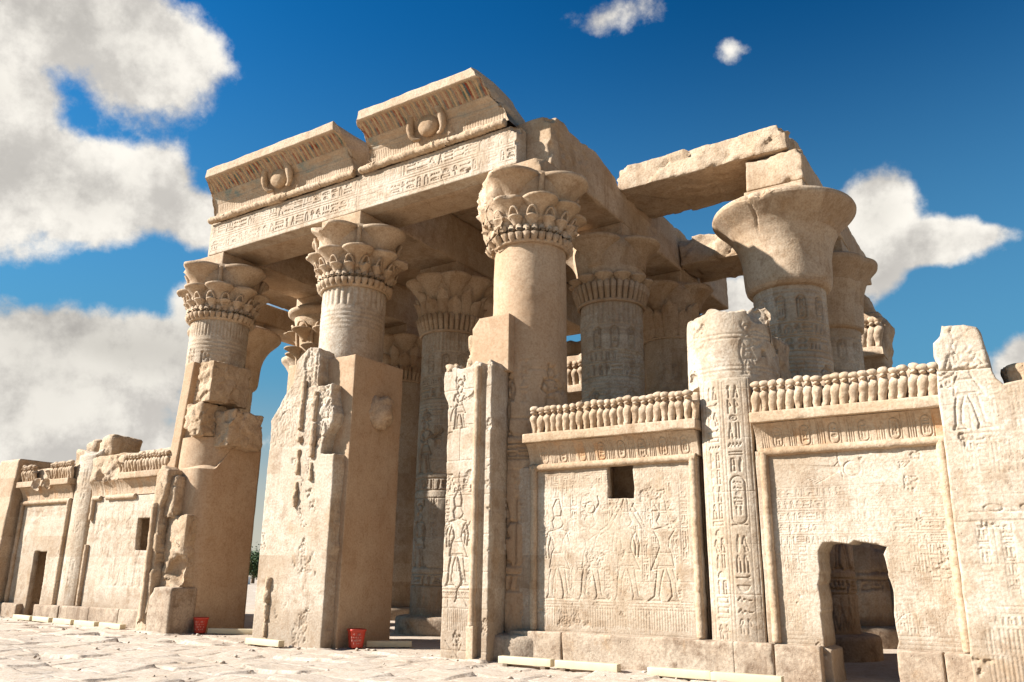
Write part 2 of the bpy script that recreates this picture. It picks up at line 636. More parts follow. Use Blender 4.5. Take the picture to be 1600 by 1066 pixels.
def cartouche(cv, xa, xb, za, zb, d=0.02, lw=0.014, R=rng):
    r = (xb - xa) / 2
    cx = (xa + xb) / 2
    th = np.linspace(0, math.pi, 10)
    P = [(cx + r * math.cos(t), zb - r + r * math.sin(t)) for t in th] + [(cx + r * math.cos(t + math.pi), za + r + r * math.sin(t + math.pi)) for t in th]
    cv.line(P, lw, d, True)
    cv.line([(xa, za - lw), (xb, za - lw)], lw, d)
    text_col(cv, xa + r * .3, xb - r * .3, za + r * .5, zb - r * .5, d * .8, lw * .8, False, R)


def figure(cv, x, z, h, flip=1, d=0.03, lw=0.022, crown='tall', arm='raise', R=rng, dress=False):
    """A striding figure in sunk relief, after the temple's ritual scenes."""
    T = lambda P: [(x + flip * p * h, z + q * h) for p, q in P]
    L = lambda P, c=False, k=1.0: cv.line(T(P), lw * k, d * k, c)
    body = [(-.085, .50), (-.05, .56), (-.07, .66), (-.135, .745), (-.03, .77), (.03, .77), (.125, .745), (.07, .66), (.05, .56), (.075, .50)]
    if dress:
        low = [(-.08, .5), (-.07, .25), (-.06, .05), (.07, .05), (.09, .3), (.075, .5)]
        cv.fill(T(low), d * .42)
        L(low, True)
        L([(-.06, .05), (-.07, .0), (.04, .0), (.0, .05)])
        L([(.04, .05), (.03, .0), (.13, .0), (.08, .05)])
    else:
        legb = [(-.085, .36), (-.115, .22), (-.125, .05), (-.15, .0), (-.03, .0), (-.075, .05), (-.06, .22), (-.01, .36)]
        legf = [(.0, .36), (.045, .22), (.075, .05), (.06, .0), (.20, .0), (.13, .045), (.105, .22), (.085, .36)]
        kilt = [(-.085, .5), (-.11, .34), (.0, .345), (.16, .32), (.075, .5)]
        for P in (legb, legf, kilt):
            cv.fill(T(P), d * .42)
            L(P, True)
        L([(.0, .5), (.1, .33)], False, .6)
        L([(-.02, .49), (.03, .345)], False, .5)
    cv.fill(T(body), d * .42)
    L(body, True)
    L([(-.06, .74), (0, .70), (.06, .74)], False, .6)
    head = [(-.055, .79), (-.075, .87), (-.04, .925), (.03, .925), (.06, .87), (.075, .845), (.05, .80), (.0, .775)]
    cv.fill(T(head), d * .42)
    L(head, True)
    L([(-.03, .92), (-.04, .83), (-.06, .76)], False, .6)
    if arm == 'raise':
        L([(.12, .745), (.19, .64), (.33, .72), (.37, .78)])
        L([(.09, .69), (.19, .60), (.34, .68), (.38, .74)])
        L([(-.13, .74), (-.165, .62), (-.08, .56), (.1, .62), (.2, .66)])
    elif arm == 'pour':
        L([(.12, .745), (.22, .80), (.30, .95), (.36, 1.03)])
        L([(.13, .70), (.25, .77), (.34, .92), (.40, 1.02)])
        L([(-.13, .74), (-.05, .63), (.18, .78), (.32, .88)])
    else:
        L([(.125, .745), (.16, .60), (.145, .46)])
        L([(.08, .70), (.115, .58), (.105, .46)])
        L([(-.135, .745), (-.17, .60), (-.155, .45)])
        L([(-.09, .70), (-.125, .58), (-.115, .45)])
        if arm == 'staff':
            L([(.15, .52), (.30, .52)])
            L([(.26, .0), (.26, .82)])
    if crown == 'tall':
        L([(-.05, .92), (-.07, 1.02), (-.02, 1.12), (.02, 1.12), (.05, 1.0), (.04, .92)])
    elif crown == 'disc':
        cv.ell(x, z + 1.01 * h, .065 * h, .065 * h, lw, d)
        L([(-.03, .93), (-.12, 1.06), (-.10, 1.14)])
        L([(.03, .93), (.12, 1.06), (.10, 1.14)])
    elif crown == 'atef':
        L([(-.05, .92), (-.03, 1.06), (0, 1.16), (.03, 1.06), (.04, .92)], True)
        L([(-.13, .95), (.13, .95)])
        L([(-.05, .95), (-.11, 1.05), (-.03, 1.12)])
        L([(.05, .95), (.11, 1.05), (.03, 1.12)])


def joints(cv, course=0.56, w=0.007, d=0.010, seed=1, z0=None):
    R = random.Random(seed)
    z = (cv.z0 if z0 is None else z0)
    while z < cv.z1:
        pts = [(cv.x0 + (cv.x1 - cv.x0) * k / 12, z + R.uniform(-.006, .006)) for k in range(13)]
        cv.line(pts, w, d * R.uniform(.6, 1.2))
        x = cv.x0 + R.uniform(.2, 1.2)
        hh = course * R.uniform(.9, 1.1)
        while x < cv.x1:
            cv.line([(x, z), (x + R.uniform(-.01, .01), z + hh)], w, d * R.uniform(.5, 1.1))
            x += R.uniform(.8, 1.7)
        z += hh


def cracks(cv, n, seed, w=0.010, d=0.02, L=0.8):
    R = random.Random(seed)
    for _ in range(n):
        x, z = R.uniform(cv.x0, cv.x1), R.uniform(cv.z0, cv.z1)
        a = R.uniform(0, 2 * math.pi)
        pts = [(x, z)]
        for k in range(int(R.uniform(5, 14))):
            a += R.uniform(-.7, .7)
            x += L / 10 * math.cos(a)
            z += L / 10 * math.sin(a)
            pts.append((x, z))
        cv.line(pts, w * R.uniform(.6, 1.2), d * R.uniform(.5, 1.2))


# ---------------------------------------------------------------- slabs cut to an outline

def rough_poly(poly, step=0.07, amp=0.02, seed=0, hard=None):
    P = np.asarray(poly, np.float32)
    out = []
    for k, (a, b) in enumerate(zip(P, np.roll(P, -1, 0))):
        L = np.linalg.norm(b - a)
        n = max(1, int(L / step))
        t = np.linspace(0, 1, n, endpoint=False)[:, None]
        q = a + (b - a) * t
        nn = np.array([-(b - a)[1], (b - a)[0]]) / max(L, 1e-6)
        am = amp if hard is None else amp * hard[k]
        jit = fbm(np.concatenate([q, np.zeros((n, 1)) + seed], 1), 0.35, 3, seed) * am
        jit[0] *= 0.5
        out.append(q + nn * jit[:, None])
    return np.concatenate(out)


def in_poly(x, z, P):
    ins = np.zeros(x.shape, bool)
    for (xa, za), (xb, zb) in zip(P, np.roll(P, -1, 0)):
        if za == zb:
            continue
        ins ^= ((za > z) != (zb > z)) & (x < (xb - xa) * (z - za) / (zb - za) + xa)
    return ins


def near_poly(Q, polys):
    A = np.concatenate([p for p in polys])
    B = np.concatenate([np.roll(p, -1, 0) for p in polys])
    D = B - A
    L2 = (D ** 2).sum(1) + 1e-9
    best = np.full(len(Q), 1e9, np.float32)
    cp = np.zeros_like(Q)
    for s in range(0, len(Q), 20000):
        q = Q[s:s + 20000]
        t = np.clip(((q[:, None, :] - A[None]) * D[None]).sum(2) / L2[None], 0, 1)
        c = A[None] + t[..., None] * D[None]
        dd = ((q[:, None, :] - c) ** 2).sum(2)
        k = dd.argmin(1)
        best[s:s + 20000] = np.sqrt(dd[np.arange(len(q)), k])
        cp[s:s + 20000] = c[np.arange(len(q)), k]
    return best, cp


def slab(outline, holes, res, frame, thick, relief=None, edge=0.03, edge_d=0.02, uneven=0.006, amp=0.02, seed=0, hard=None,
         hole_amp=0.02, side_rough=0.012, nside=None, hole_hard=None):
    P = rough_poly(outline, max(.04, res * 2), amp, seed, hard)
    H = [rough_poly(h, max(.04, res * 2), hole_amp, seed + 9 + k, hole_hard) for k, h in enumerate(holes)]
    lo, hi = P.min(0), P.max(0)
    A = np.linspace(lo[0], hi[0], int((hi[0] - lo[0]) / res) + 2)
    B = np.linspace(lo[1], hi[1], int((hi[1] - lo[1]) / res) + 2)
    ca, cb = np.meshgrid((A[1:] + A[:-1]) / 2, (B[1:] + B[:-1]) / 2)
    ins = in_poly(ca, cb, P)
    for h in H:
        ins &= ~in_poly(ca, cb, h)
    F = grid_faces(len(A), len(B))[ins.ravel()]
    used, inv = np.unique(F, return_inverse=True)
    F = inv.reshape(-1, 4)
    ga, gb = np.meshgrid(A, B)
    Q = np.stack([ga.ravel()[used], gb.ravel()[used]], 1).astype(np.float32)
    E = np.concatenate([F[:, [0, 1]], F[:, [1, 2]], F[:, [2, 3]], F[:, [3, 0]]])
    key = E[:, 0].astype(np.int64) * 10000000 + E[:, 1]
    rk = E[:, 1].astype(np.int64) * 10000000 + E[:, 0]
    bd = E[~np.isin(key, rk)]
    bv = np.unique(bd)
    dist, cp = near_poly(Q, [P] + H)
    Q[bv] = cp[bv]
    dist[bv] = 0
    e = np.clip(1 - dist / edge, 0, 1)
    Q3 = np.stack([Q[:, 0], Q[:, 1], Q[:, 0] * 0 + seed * 1.7], 1)
    d = edge_d * e ** 2 * (0.6 + 0.8 * np.clip(fbm(Q3, .3, 3, seed + 3) + .5, 0, 1)) + uneven * fbm(Q3, .5, 4, seed + 4)
    if relief is not None:
        d = d + relief(Q[:, 0], Q[:, 1])
    V = [frame(Q[:, 0], Q[:, 1], d)]
    Fs = [F]
    ns = nside or max(2, int(thick / 0.09))
    n0, nb = len(Q), len(bv)
    mp = np.full(n0, -1)
    mp[bv] = np.arange(nb)
    prev = bv
    off = n0
    qb = Q[bv]
    cen = qb.mean(0)
    nrm = np.zeros_like(qb)
    tg = Q[bd[:, 1]] - Q[bd[:, 0]]
    nn = np.stack([tg[:, 1], -tg[:, 0]], 1)
    np.add.at(nrm, mp[bd[:, 0]], nn)
    np.add.at(nrm, mp[bd[:, 1]], nn)
    nrm /= np.linalg.norm(nrm, axis=1, keepdims=True) + 1e-9
    cur_idx = bv
    for k in range(1, ns + 1):
        t = k / ns
        dd = d[bv] * (1 - t) + thick * t
        jit = fbm(np.stack([qb[:, 0], qb[:, 1], dd + seed], 1), .3, 4, seed + 7) * side_rough * min(1, k / 1.5)
        q = qb + nrm * jit[:, None]
        V.append(frame(q[:, 0], q[:, 1], dd))
        nxt = off + np.arange(nb)
        Fs.append(np.stack([cur_idx[mp[bd[:, 1]]], cur_idx[mp[bd[:, 0]]], nxt[mp[bd[:, 0]]], nxt[mp[bd[:, 1]]]], 1))
        cur_idx = nxt
        off += nb
    # back face
    inner = np.setdiff1d(np.arange(n0), bv)
    bm = np.zeros(n0, np.int64)
    bm[bv] = cur_idx
    bm[inner] = off + np.arange(len(inner))
    V.append(frame(Q[inner, 0], Q[inner, 1], np.full(len(inner), thick)))
    Fs.append(bm[F][:, ::-1])
    return np.concatenate(V), np.concatenate(Fs)


def fr_front(y0, batter=0.0):
    return lambda a, b, d: np.stack([a, y0 + batter * b + d, b], 1)


# ---------------------------------------------------------------- materials

def stone_mat(name, base=(0.38, 0.268, 0.166), dark=(0.21, 0.125, 0.066), pale=(0.46, 0.352, 0.248), bump=0.5, stain=0.5, pits=0.4, fine=1.0, low_stain=0.0, paint=False, blocks=0.0):
    m = bpy.data.materials.new(name)
    m.use_nodes = True
    t = NT(m.node_tree)
    b = t.n['Principled BSDF']
    geo = t.node('ShaderNodeNewGeometry')
    pos = geo.outputs['Position']
    n1 = t.noise(pos, 0.7, 6, 0.6, 0.6)
    n2 = t.noise(pos, 3.3, 7, 0.65, 0.3)
    n3 = t.noise(pos, 22.0, 4, 0.6)
    st = t.vmath('MULTIPLY', pos, (2.2, 2.2, 0.28))
    n4 = t.noise(st, 1.6, 6, 0.62, 0.4)
    c = t.mix(t.ramp(n1, 0.32, 0.68), base, pale)
    c = t.mix(t.math('MULTIPLY', t.ramp(n2, 0.47, 0.70), stain), c, dark)
    c = t.mix(t.math('MULTIPLY', t.ramp(n4, 0.52, 0.72), stain * 0.9), c, dark)
    if blocks:
        q = t.node('ShaderNodeSeparateXYZ')
        t.l.new(t.vmath('ADD', pos, t.vmath('SCALE', t.vmath('SUBTRACT', t.noise_col(pos, 1.5), (.5, .5, .5)), 0.08)), q.inputs[0])
        zc = t.math('FLOOR', t.math('MULTIPLY', q.outputs[2], 1 / 0.62))
        xo = t.math('MULTIPLY', t.math('SINE', t.math('MULTIPLY', zc, 12.9)), 3.7)
        xc = t.math('FLOOR', t.math('ADD', t.math('MULTIPLY', t.math('ADD', q.outputs[0], q.outputs[1]), 1 / 1.5), xo))
        cb = t.node('ShaderNodeCombineXYZ')
        t.put(cb.inputs[0], xc)
        t.put(cb.inputs[2], zc)
        wn = t.node('ShaderNodeTexWhiteNoise', noise_dimensions='3D')
        t.l.new(cb.outputs[0], wn.inputs['Vector'])
        v = wn.outputs['Value']
        c = t.mix(t.math('MULTIPLY', t.ramp(v, 0.5, 1.0), 0.34 * blocks), c, dark)
        c = t.mix(t.math('MULTIPLY', t.ramp(v, 0.0, 0.5, 1.0, 0.0), 0.5 * blocks), c, pale)
    gold = tuple(a * b for a, b in zip(base, (0.86, 0.70, 0.50)))
    n7 = t.noise(pos, 1.7, 7, 0.68, 0.8)
    c = t.mix(t.math('MULTIPLY', t.ramp(n7, 0.54, 0.70), 0.60 * stain), c, gold)
    if low_stain:
        sp = t.node('ShaderNodeSeparateXYZ')
        t.l.new(pos, sp.inputs[0])
        lo = t.ramp(t.math('ADD', sp.outputs[2], t.math('MULTIPLY', n2, -0.9)), -0.1, 0.75, 1.0, 0.0)
        c = t.mix(t.math('MULTIPLY', lo, low_stain), c, (0.20, 0.135, 0.085))
    n6 = t.noise(pos, 9.0, 6, 0.7)
    c = t.mix(t.math('MULTIPLY', t.ramp(n6, 0.52, 0.70), 0.42), c, dark)
    c = t.mix(t.math('MULTIPLY', t.ramp(n6, 0.28, 0.44, 1.0, 0.0), 0.45), c, pale)
    c = t.mix(t.math('MULTIPLY', t.ramp(n3, 0.38, 0.68), 0.42), c, dark)
    if paint:
        at = t.node('ShaderNodeAttribute', attribute_name='paint')
        c = t.mix(t.math('MULTIPLY', at.outputs['Alpha'], t.ramp(n2, 0.35, 0.6, 1.0, 0.25)), c, at.outputs['Color'])
    t.put(b.inputs['Base Color'], c)
    b.inputs['Roughness'].default_value = 0.92
    b.inputs['Specular IOR Level'].default_value = 0.15
    vor = t.node('ShaderNodeTexVoronoi')
    t.l.new(pos, vor.inputs['Vector'])
    vor.inputs['Scale'].default_value = 13.0
    pit = t.ramp(vor.outputs['Distance'], 0.05, 0.22, 0.0, 1.0)
    pit = t.math('MAXIMUM', pit, t.ramp(n2, 0.50, 0.62, 1.0, 0.0))
    h = t.math('ADD', t.math('MULTIPLY', n2, 1.0), t.math('MULTIPLY', n3, 0.5 * fine))
    n5 = t.noise(pos, 75.0, 3, 0.6)
    h = t.math('ADD', h, t.math('MULTIPLY', n5, 0.12 * fine))
    h = t.math('ADD', h, t.math('MULTIPLY', pit, pits))
    bp = t.node('ShaderNodeBump')
    bp.inputs['Strength'].default_value = bump
    bp.inputs['Distance'].default_value = 0.03
    t.put(bp.inputs['Height'], h)
    t.l.new(bp.outputs[0], b.inputs['Normal'])
    return m


def plain_mat(name, col, rough=0.6, var=0.12, scale=8.0, bump=0.15, spec=0.3):
    m = bpy.data.materials.new(name)
    m.use_nodes = True
    t = NT(m.node_tree)
    b = t.n['Principled BSDF']
    geo = t.node('ShaderNodeNewGeometry')
    n = t.noise(geo.outputs['Position'], scale, 5, 0.6)
    dk = tuple(v * (1 - var * 2.2) for v in col)
    t.put(b.inputs['Base Color'], t.mix(t.ramp(n, 0.35, 0.75), col, dk))
    b.inputs['Roughness'].default_value = rough
    b.inputs['Specular IOR Level'].default_value = spec
    bp = t.node('ShaderNodeBump')
    bp.inputs['Strength'].default_value = bump
    bp.inputs['Distance'].default_value = 0.02
    t.put(bp.inputs['Height'], n)
    t.l.new(bp.outputs[0], b.inputs['Normal'])
    return m


M_STONE = stone_mat('sandstone', blocks=1.0)
M_CARVED = stone_mat('carved_sandstone', base=(0.385, 0.296, 0.206), dark=(0.215, 0.138, 0.080), pale=(0.47, 0.398, 0.312), bump=0.6, stain=0.62, pits=0.3, low_stain=0.5, blocks=0.8)
M_PAINTED = stone_mat('painted_sandstone', base=(0.39, 0.282, 0.185), dark=(0.22, 0.135, 0.075), pale=(0.44, 0.34, 0.24), bump=0.55, stain=0.3, pits=0.2, paint=True)
M_PLASTER = stone_mat('restoration_render', base=(0.37, 0.246, 0.150), dark=(0.24, 0.142, 0.076), pale=(0.43, 0.312, 0.205), bump=0.3, stain=0.35, pits=0.15, fine=0.6)
M_ROUGH = stone_mat('broken_sandstone', bump=0.9, pits=0.7, stain=0.5)
M_PLINTH = stone_mat('plinth_sandstone', base=(0.33, 0.240, 0.163), dark=(0.15, 0.096, 0.060), pale=(0.40, 0.315, 0.23), bump=0.6, stain=0.9, blocks=0.8)
M_GROUND = stone_mat('paving', base=(0.40, 0.318, 0.24), dark=(0.24, 0.165, 0.105), pale=(0.44, 0.365, 0.29), bump=0.5, stain=0.35, pits=0.5)
M_BOARD = plain_mat('cream_paint', (0.52, 0.43, 0.28), 0.5, 0.05, 5.0, 0.08)
M_RED = plain_mat('red_plastic', (0.42, 0.035, 0.015), 0.5, 0.06, 6.0, 0.05, 0.5)
M_PRINT = plain_mat('pale_print', (0.62, 0.30, 0.24), 0.6, 0.1, 20.0, 0.02)
M_LEAF = plain_mat('leaf', (0.05, 0.085, 0.022), 0.6, 0.25, 2.0, 0.1)
M_BARK = plain_mat('bark', (0.16, 0.11, 0.07), 0.9, 0.2, 6.0, 0.4)
M_WHITE = plain_mat('whitewash', (0.78, 0.74, 0.68), 0.8, 0.05, 2.0, 0.1)
M_MUD = plain_mat('mud_brick', (0.33, 0.22, 0.14), 0.95, 0.15, 3.0, 0.4)

# ---------------------------------------------------------------- ground

BX = [-10.045, -5.4, 0.0, 5.4, 10.045]      # column lines across the facade
BY = [0.0, 4.127, 8.254]                    # column rows into the hall
ZT, ZA = 10.10, 10.48                       # top of capitals, underside of architraves


def gz(x, y=-2.0):
    """Gentle fall of the paving from the far left towards the right."""
    return float(np.interp(x, [-40, -13, -3, 1, 12, 40], [0.25, 0.10, -0.02, -0.06, -0.07, -0.1]))


def build_ground():
    def spread(a, b, step, far, k=1.22):
        mid = np.arange(a, b + 1e-6, step)
        lo, hi, d = [], [], step
        x = a
        while x > -far:
            d *= k
            x -= d
            lo.append(x)
        d, x = step, b
        while x < far:
            d *= k
            x += d
            hi.append(x)
        return np.concatenate([lo[::-1], mid, hi])
    X = spread(-17.0, 11.5, 0.05, 2500)
    Y = spread(-9.0, 0.2, 0.04, 2500)
    gx, gy = np.meshgrid(X, Y)
    x, y = gx.ravel(), gy.ravel()
    P = np.stack([x, y, x * 0], 1)
    near = np.clip(1 - np.maximum(np.maximum(-20 - x, x - 14), np.maximum(-12 - y, y - 3)) / 6, 0, 1)
    wx = x + 0.22 * fbm(P, 1.3, 3, 2)
    wy = y + 0.22 * fbm(P, 1.3, 3, 3)
    row = np.floor(wy / 0.82)
    fy = wy / 0.82 - row
    offs = _hash(row.astype(np.int64), row.astype(np.int64) * 0, row.astype(np.int64) * 0, 4)
    wdt = 1.15 + 0.35 * _hash(row.astype(np.int64), row.astype(np.int64) * 0 + 3, row.astype(np.int64) * 0, 5)
    u = wx / wdt + offs * 3
    cell = np.floor(u)
    fx = u - cell
    ri, ci = row.astype(np.int64), cell.astype(np.int64)
    h1 = _hash(ri, ci, ci * 0, 6)
    h2 = _hash(ri, ci, ci * 0, 7)
    h3 = _hash(ri, ci, ci * 0, 8)
    e = np.minimum(np.minimum(fx, 1 - fx) * wdt, np.minimum(fy, 1 - fy) * 0.82)
    groove = np.clip(1 - e / (0.035 + 0.02 * h2), 0, 1)
    z = 0.020 * h1 + 0.035 * h2 * (fx - .5) + 0.055 * h3 * (fy - .5) - 0.055 * groove ** 1.2
    n = fbm(P, 0.9, 5, 11, 0.55)
    terr = np.floor(n * 4) / 4 + np.clip((n * 4 % 1) * 3 - 2, 0, 1) / 4
    z += 0.045 * np.minimum(terr, .25) + 0.004 * fbm(P, 0.18, 3, 12)
    inside = np.clip((y + 1.2) * 3, 0, 1)
    z = z * (1 - 0.8 * inside) * near
    z += np.interp(x, [-40, -13, -3, 1, 12, 40], [0.25, 0.10, -0.02, -0.06, -0.07, -0.1])
    z += 0.06 * np.clip(-y - 4, 0, 20) * 0.0
    V = np.stack([x, y, z], 1)
    o = mesh('ground', V, grid_faces(len(X), len(Y)), M_GROUND)
    o['kind'] = 'structure'


build_ground()


def build_grit():
    g = np.random.default_rng(3)
    bag = Bag()
    n = 520
    for k in range(n):
        if k < 300:
            x = g.uniform(-13, 11)
            y = -1.02 - abs(g.normal(0, .12)) - (.5 if -1.2 < x < 1.4 or 4.1 < x < 5.5 or -5.5 < x < -4.1 else 0)
        else:
            x, y = g.uniform(-14, 10), g.uniform(-7, -1.2)
        s = float(np.clip(g.lognormal(-3.9, .5), .008, .06))
        V, F = ellipsoid((0, 0, 0), s, s * g.uniform(.6, 1), s * g.uniform(.4, .7), 8, 6)
        V = V * (1 + .35 * fbm(V * (1 / s) + k, 1.2, 2, k)[:, None])
        a = g.uniform(0, 6.28)
        W = np.stack([V[:, 0] * math.cos(a) - V[:, 1] * math.sin(a) + x, V[:, 0] * math.sin(a) + V[:, 1] * math.cos(a) + y, V[:, 2] + gz(x) + s * .2], 1)
        bag.add(W, F)
    V, F = bag.out()
    tag(mesh('grit', V, F, M_GROUND), 'loose grit and pebbles scattered over the paving and along the wall foot', 'grit', None, 'stuff')


build_grit()

# ---------------------------------------------------------------- columns

def erode(V, cx, cy, amt, seed, s=0.25, big=0.0):
    d = np.stack([V[:, 0] - cx, V[:, 1] - cy, V[:, 2] * 0], 1)
    d /= np.linalg.norm(d, axis=1, keepdims=True) + 1e-6
    V = V + d * (amt * fbm(V, s, 4, seed))[:, None]
    if big:
        V = V - d * (big * np.clip(fbm(V, 0.55, 4, seed + 31) - 0.25, 0, 1))[:, None]
    return V


def bite(V, c, r, seed=0, depth=1.0, pull=None):
    """Knock a chip out: points inside a noisy ball are pushed back to its surface, away from its centre."""
    c = np.asarray(c, np.float32)
    d = V - c
    L = np.linalg.norm(d, axis=1)
    rr = r * (1 + 0.30 * fbm(V, r * 0.9, 2, seed) + 0.22 * fbm(V, r * 0.3, 3, seed + 40))
    k = L < rr
    dirn = d[k] / (L[k][:, None] + 1e-6)
    if pull is not None:
        p = np.asarray(pull, np.float32)
        dirn = dirn * 0.45 + p / np.linalg.norm(p)
        dirn /= np.linalg.norm(dirn, axis=1, keepdims=True)
    V = V.copy()
    V[k] = c + dirn * rr[k][:, None] * depth + d[k] * (1 - depth)
    return V


def shaft_mesh(x, y, z0, z1, r0, r1, res, relief=None, flute=None, rings=None, seed=0, uneven=0.012, top=None, patch=None):
    rm = (r0 + r1) / 2
    n = int(2 * math.pi * rm / res)
    m = int((z1 - z0) / res) + 2
    th = np.linspace(0, 2 * math.pi, n, endpoint=False) + math.pi / 2
    zz = np.linspace(z0, z1, m)
    T, Z = np.meshgrid(th, zz)
    T, Z = T.ravel(), Z.ravel()
    if top is not None:
        zt = top(T)
        Z = z0 + (Z - z0) * (zt - z0) / (z1 - z0)
    R = r0 + (r1 - r0) * (Z - z0) / (z1 - z0)
    if relief is not None:
        R = R - relief((T - math.pi / 2) * rm, Z)
    if flute:
        za, zb, k, d = flute
        w = np.clip((Z - za) / .03, 0, 1) * np.clip((zb - Z) / .03, 0, 1)
        R = R + w * d * (np.abs(np.sin(T * k / 2)) ** 0.6 - 0.75)
    if rings:
        for za, zb, k, d in rings:
            w = (Z > za) & (Z < zb)
            R = R + w * d * (np.abs(np.sin((Z - za) / (zb - za) * math.pi * k)) ** 0.5 - 0.5)
    P = np.stack([np.cos(T) * R, np.sin(T) * R, Z], 1)
    R = R + uneven * fbm(P + np.array([x, y, 0]), 0.5, 4, seed)
    if patch is not None:
        R = patch(T, Z, R)
    V = np.stack([x + np.cos(T) * R, y + np.sin(T) * R, Z], 1)
    F = grid_faces(n, m, True)
    bag = Bag()
    bag.add(V, F)
    # closed, uneven top
    base = V[-n:]
    rings_ = [base]
    c = np.array([x, y, base[:, 2].mean()])
    for k in (0.94, 0.8, 0.6, 0.4, 0.2, 0.02):
        q = c + (base - c) * k
        q[:, 2] += 0.05 * fbm(q, 0.4, 3, seed + 2) + (0.04 if top is not None else 0)
        rings_.append(q)
    bag.add(np.concatenate(rings_), grid_faces(n, len(rings_), True))
    return bag.out()


def umbel(bag, cx, cy, th, z0, z1, a0, a1, r0, r1, seg=20, pw=2.2, lip=0.06, dome=0.04, squash=1.0):
    ts = [0, .15, .3, .45, .6, .72, .82, .9, .96, 1.0]
    rows = [(a0, z0 + .005, .008)]
    for t in ts:
        rows.append((a0 + (a1 - a0) * t ** 1.4, z0 + (z1 - z0) * t, r0 + (r1 - r0) * t ** pw))
    a, z, r = rows[-1]
    rows += [(a, z + lip, r * 1.0), (a, z + lip + dome * .5, r * .94), (a, z + lip + dome, r * .7), (a, z + lip + dome, r * .02)]
    rows = np.array(rows)
    ph = np.linspace(0, 2 * math.pi, seg, endpoint=False)
    e1 = np.array([math.cos(th), math.sin(th)])
    e2 = np.array([-e1[1], e1[0]])
    px = rows[:, 0][:, None] + rows[:, 2][:, None] * np.cos(ph) * squash
    py = rows[:, 2][:, None] * np.sin(ph)
    V = np.stack([cx + px * e1[0] + py * e2[0], cy + px * e1[1] + py * e2[1], rows[:, 1][:, None] + 0 * ph], -1).reshape(-1, 3)
    bag.add(V, grid_faces(seg, len(rows), True))


def petal(bag, cx, cy, th, z0, z1, a0, a1, w, thick=0.08, tip=0.05, n=8):
    """An upright pointed leaf lying against the bell."""
    ts = np.linspace(0, 1, 12)
    hw = w * np.sqrt(np.clip(1 - (np.abs(ts - .5) / .52) ** 2.6, 0, 1))
    hw[-1] = w * 0.04
    al = np.linspace(-1, 1, n)
    e1 = np.array([math.cos(th), math.sin(th)])
    e2 = np.array([-e1[1], e1[0]])
    rows = []
    for t, h in zip(ts, hw):
        ax = a0 + (a1 - a0) * t ** 1.6 + tip * max(0, t - .8) * 5
        out = ax + thick * np.sqrt(np.clip(1 - al ** 2, 0, 1)) - 0.03
        side = h * al
        rows.append(np.stack([cx + out * e1[0] + side * e2[0], cy + out * e1[1] + side * e2[1], 0 * al + z0 + (z1 - z0) * t], 1))
    bag.add(np.concatenate(rows), grid_faces(n, 12))


def stalk(bag, cx, cy, th, pts, r, seg=8):
    P = [(cx + a * math.cos(th), cy + a * math.sin(th), z) for a, z in pts]
    V, F = tube(P, r, seg, False)
    bag.add(V, F)


def arch(bag, cx, cy, th, half, z0, z1, a0, a1, r):
    """A raised curl over a small umbel."""
    P = []
    for s in np.linspace(0, math.pi, 11):
        t = th + half * math.cos(s)
        k = math.sin(s)
        a = a0 + (a1 - a0) * k
        P.append((cx + a * math.cos(t), cy + a * math.sin(t), z0 + (z1 - z0) * k))
    V, F = tube(P, r, 6, False)
    bag.add(V, F)


def ring(bag, cx, cy, z, R, r, seg=48):
    prof = [(R + r * math.cos(a), z + r * math.sin(a)) for a in np.linspace(-2.2, 2.2, 8)]
    V, F = lathe(prof, seg, cx, cy)
    bag.add(V, F)


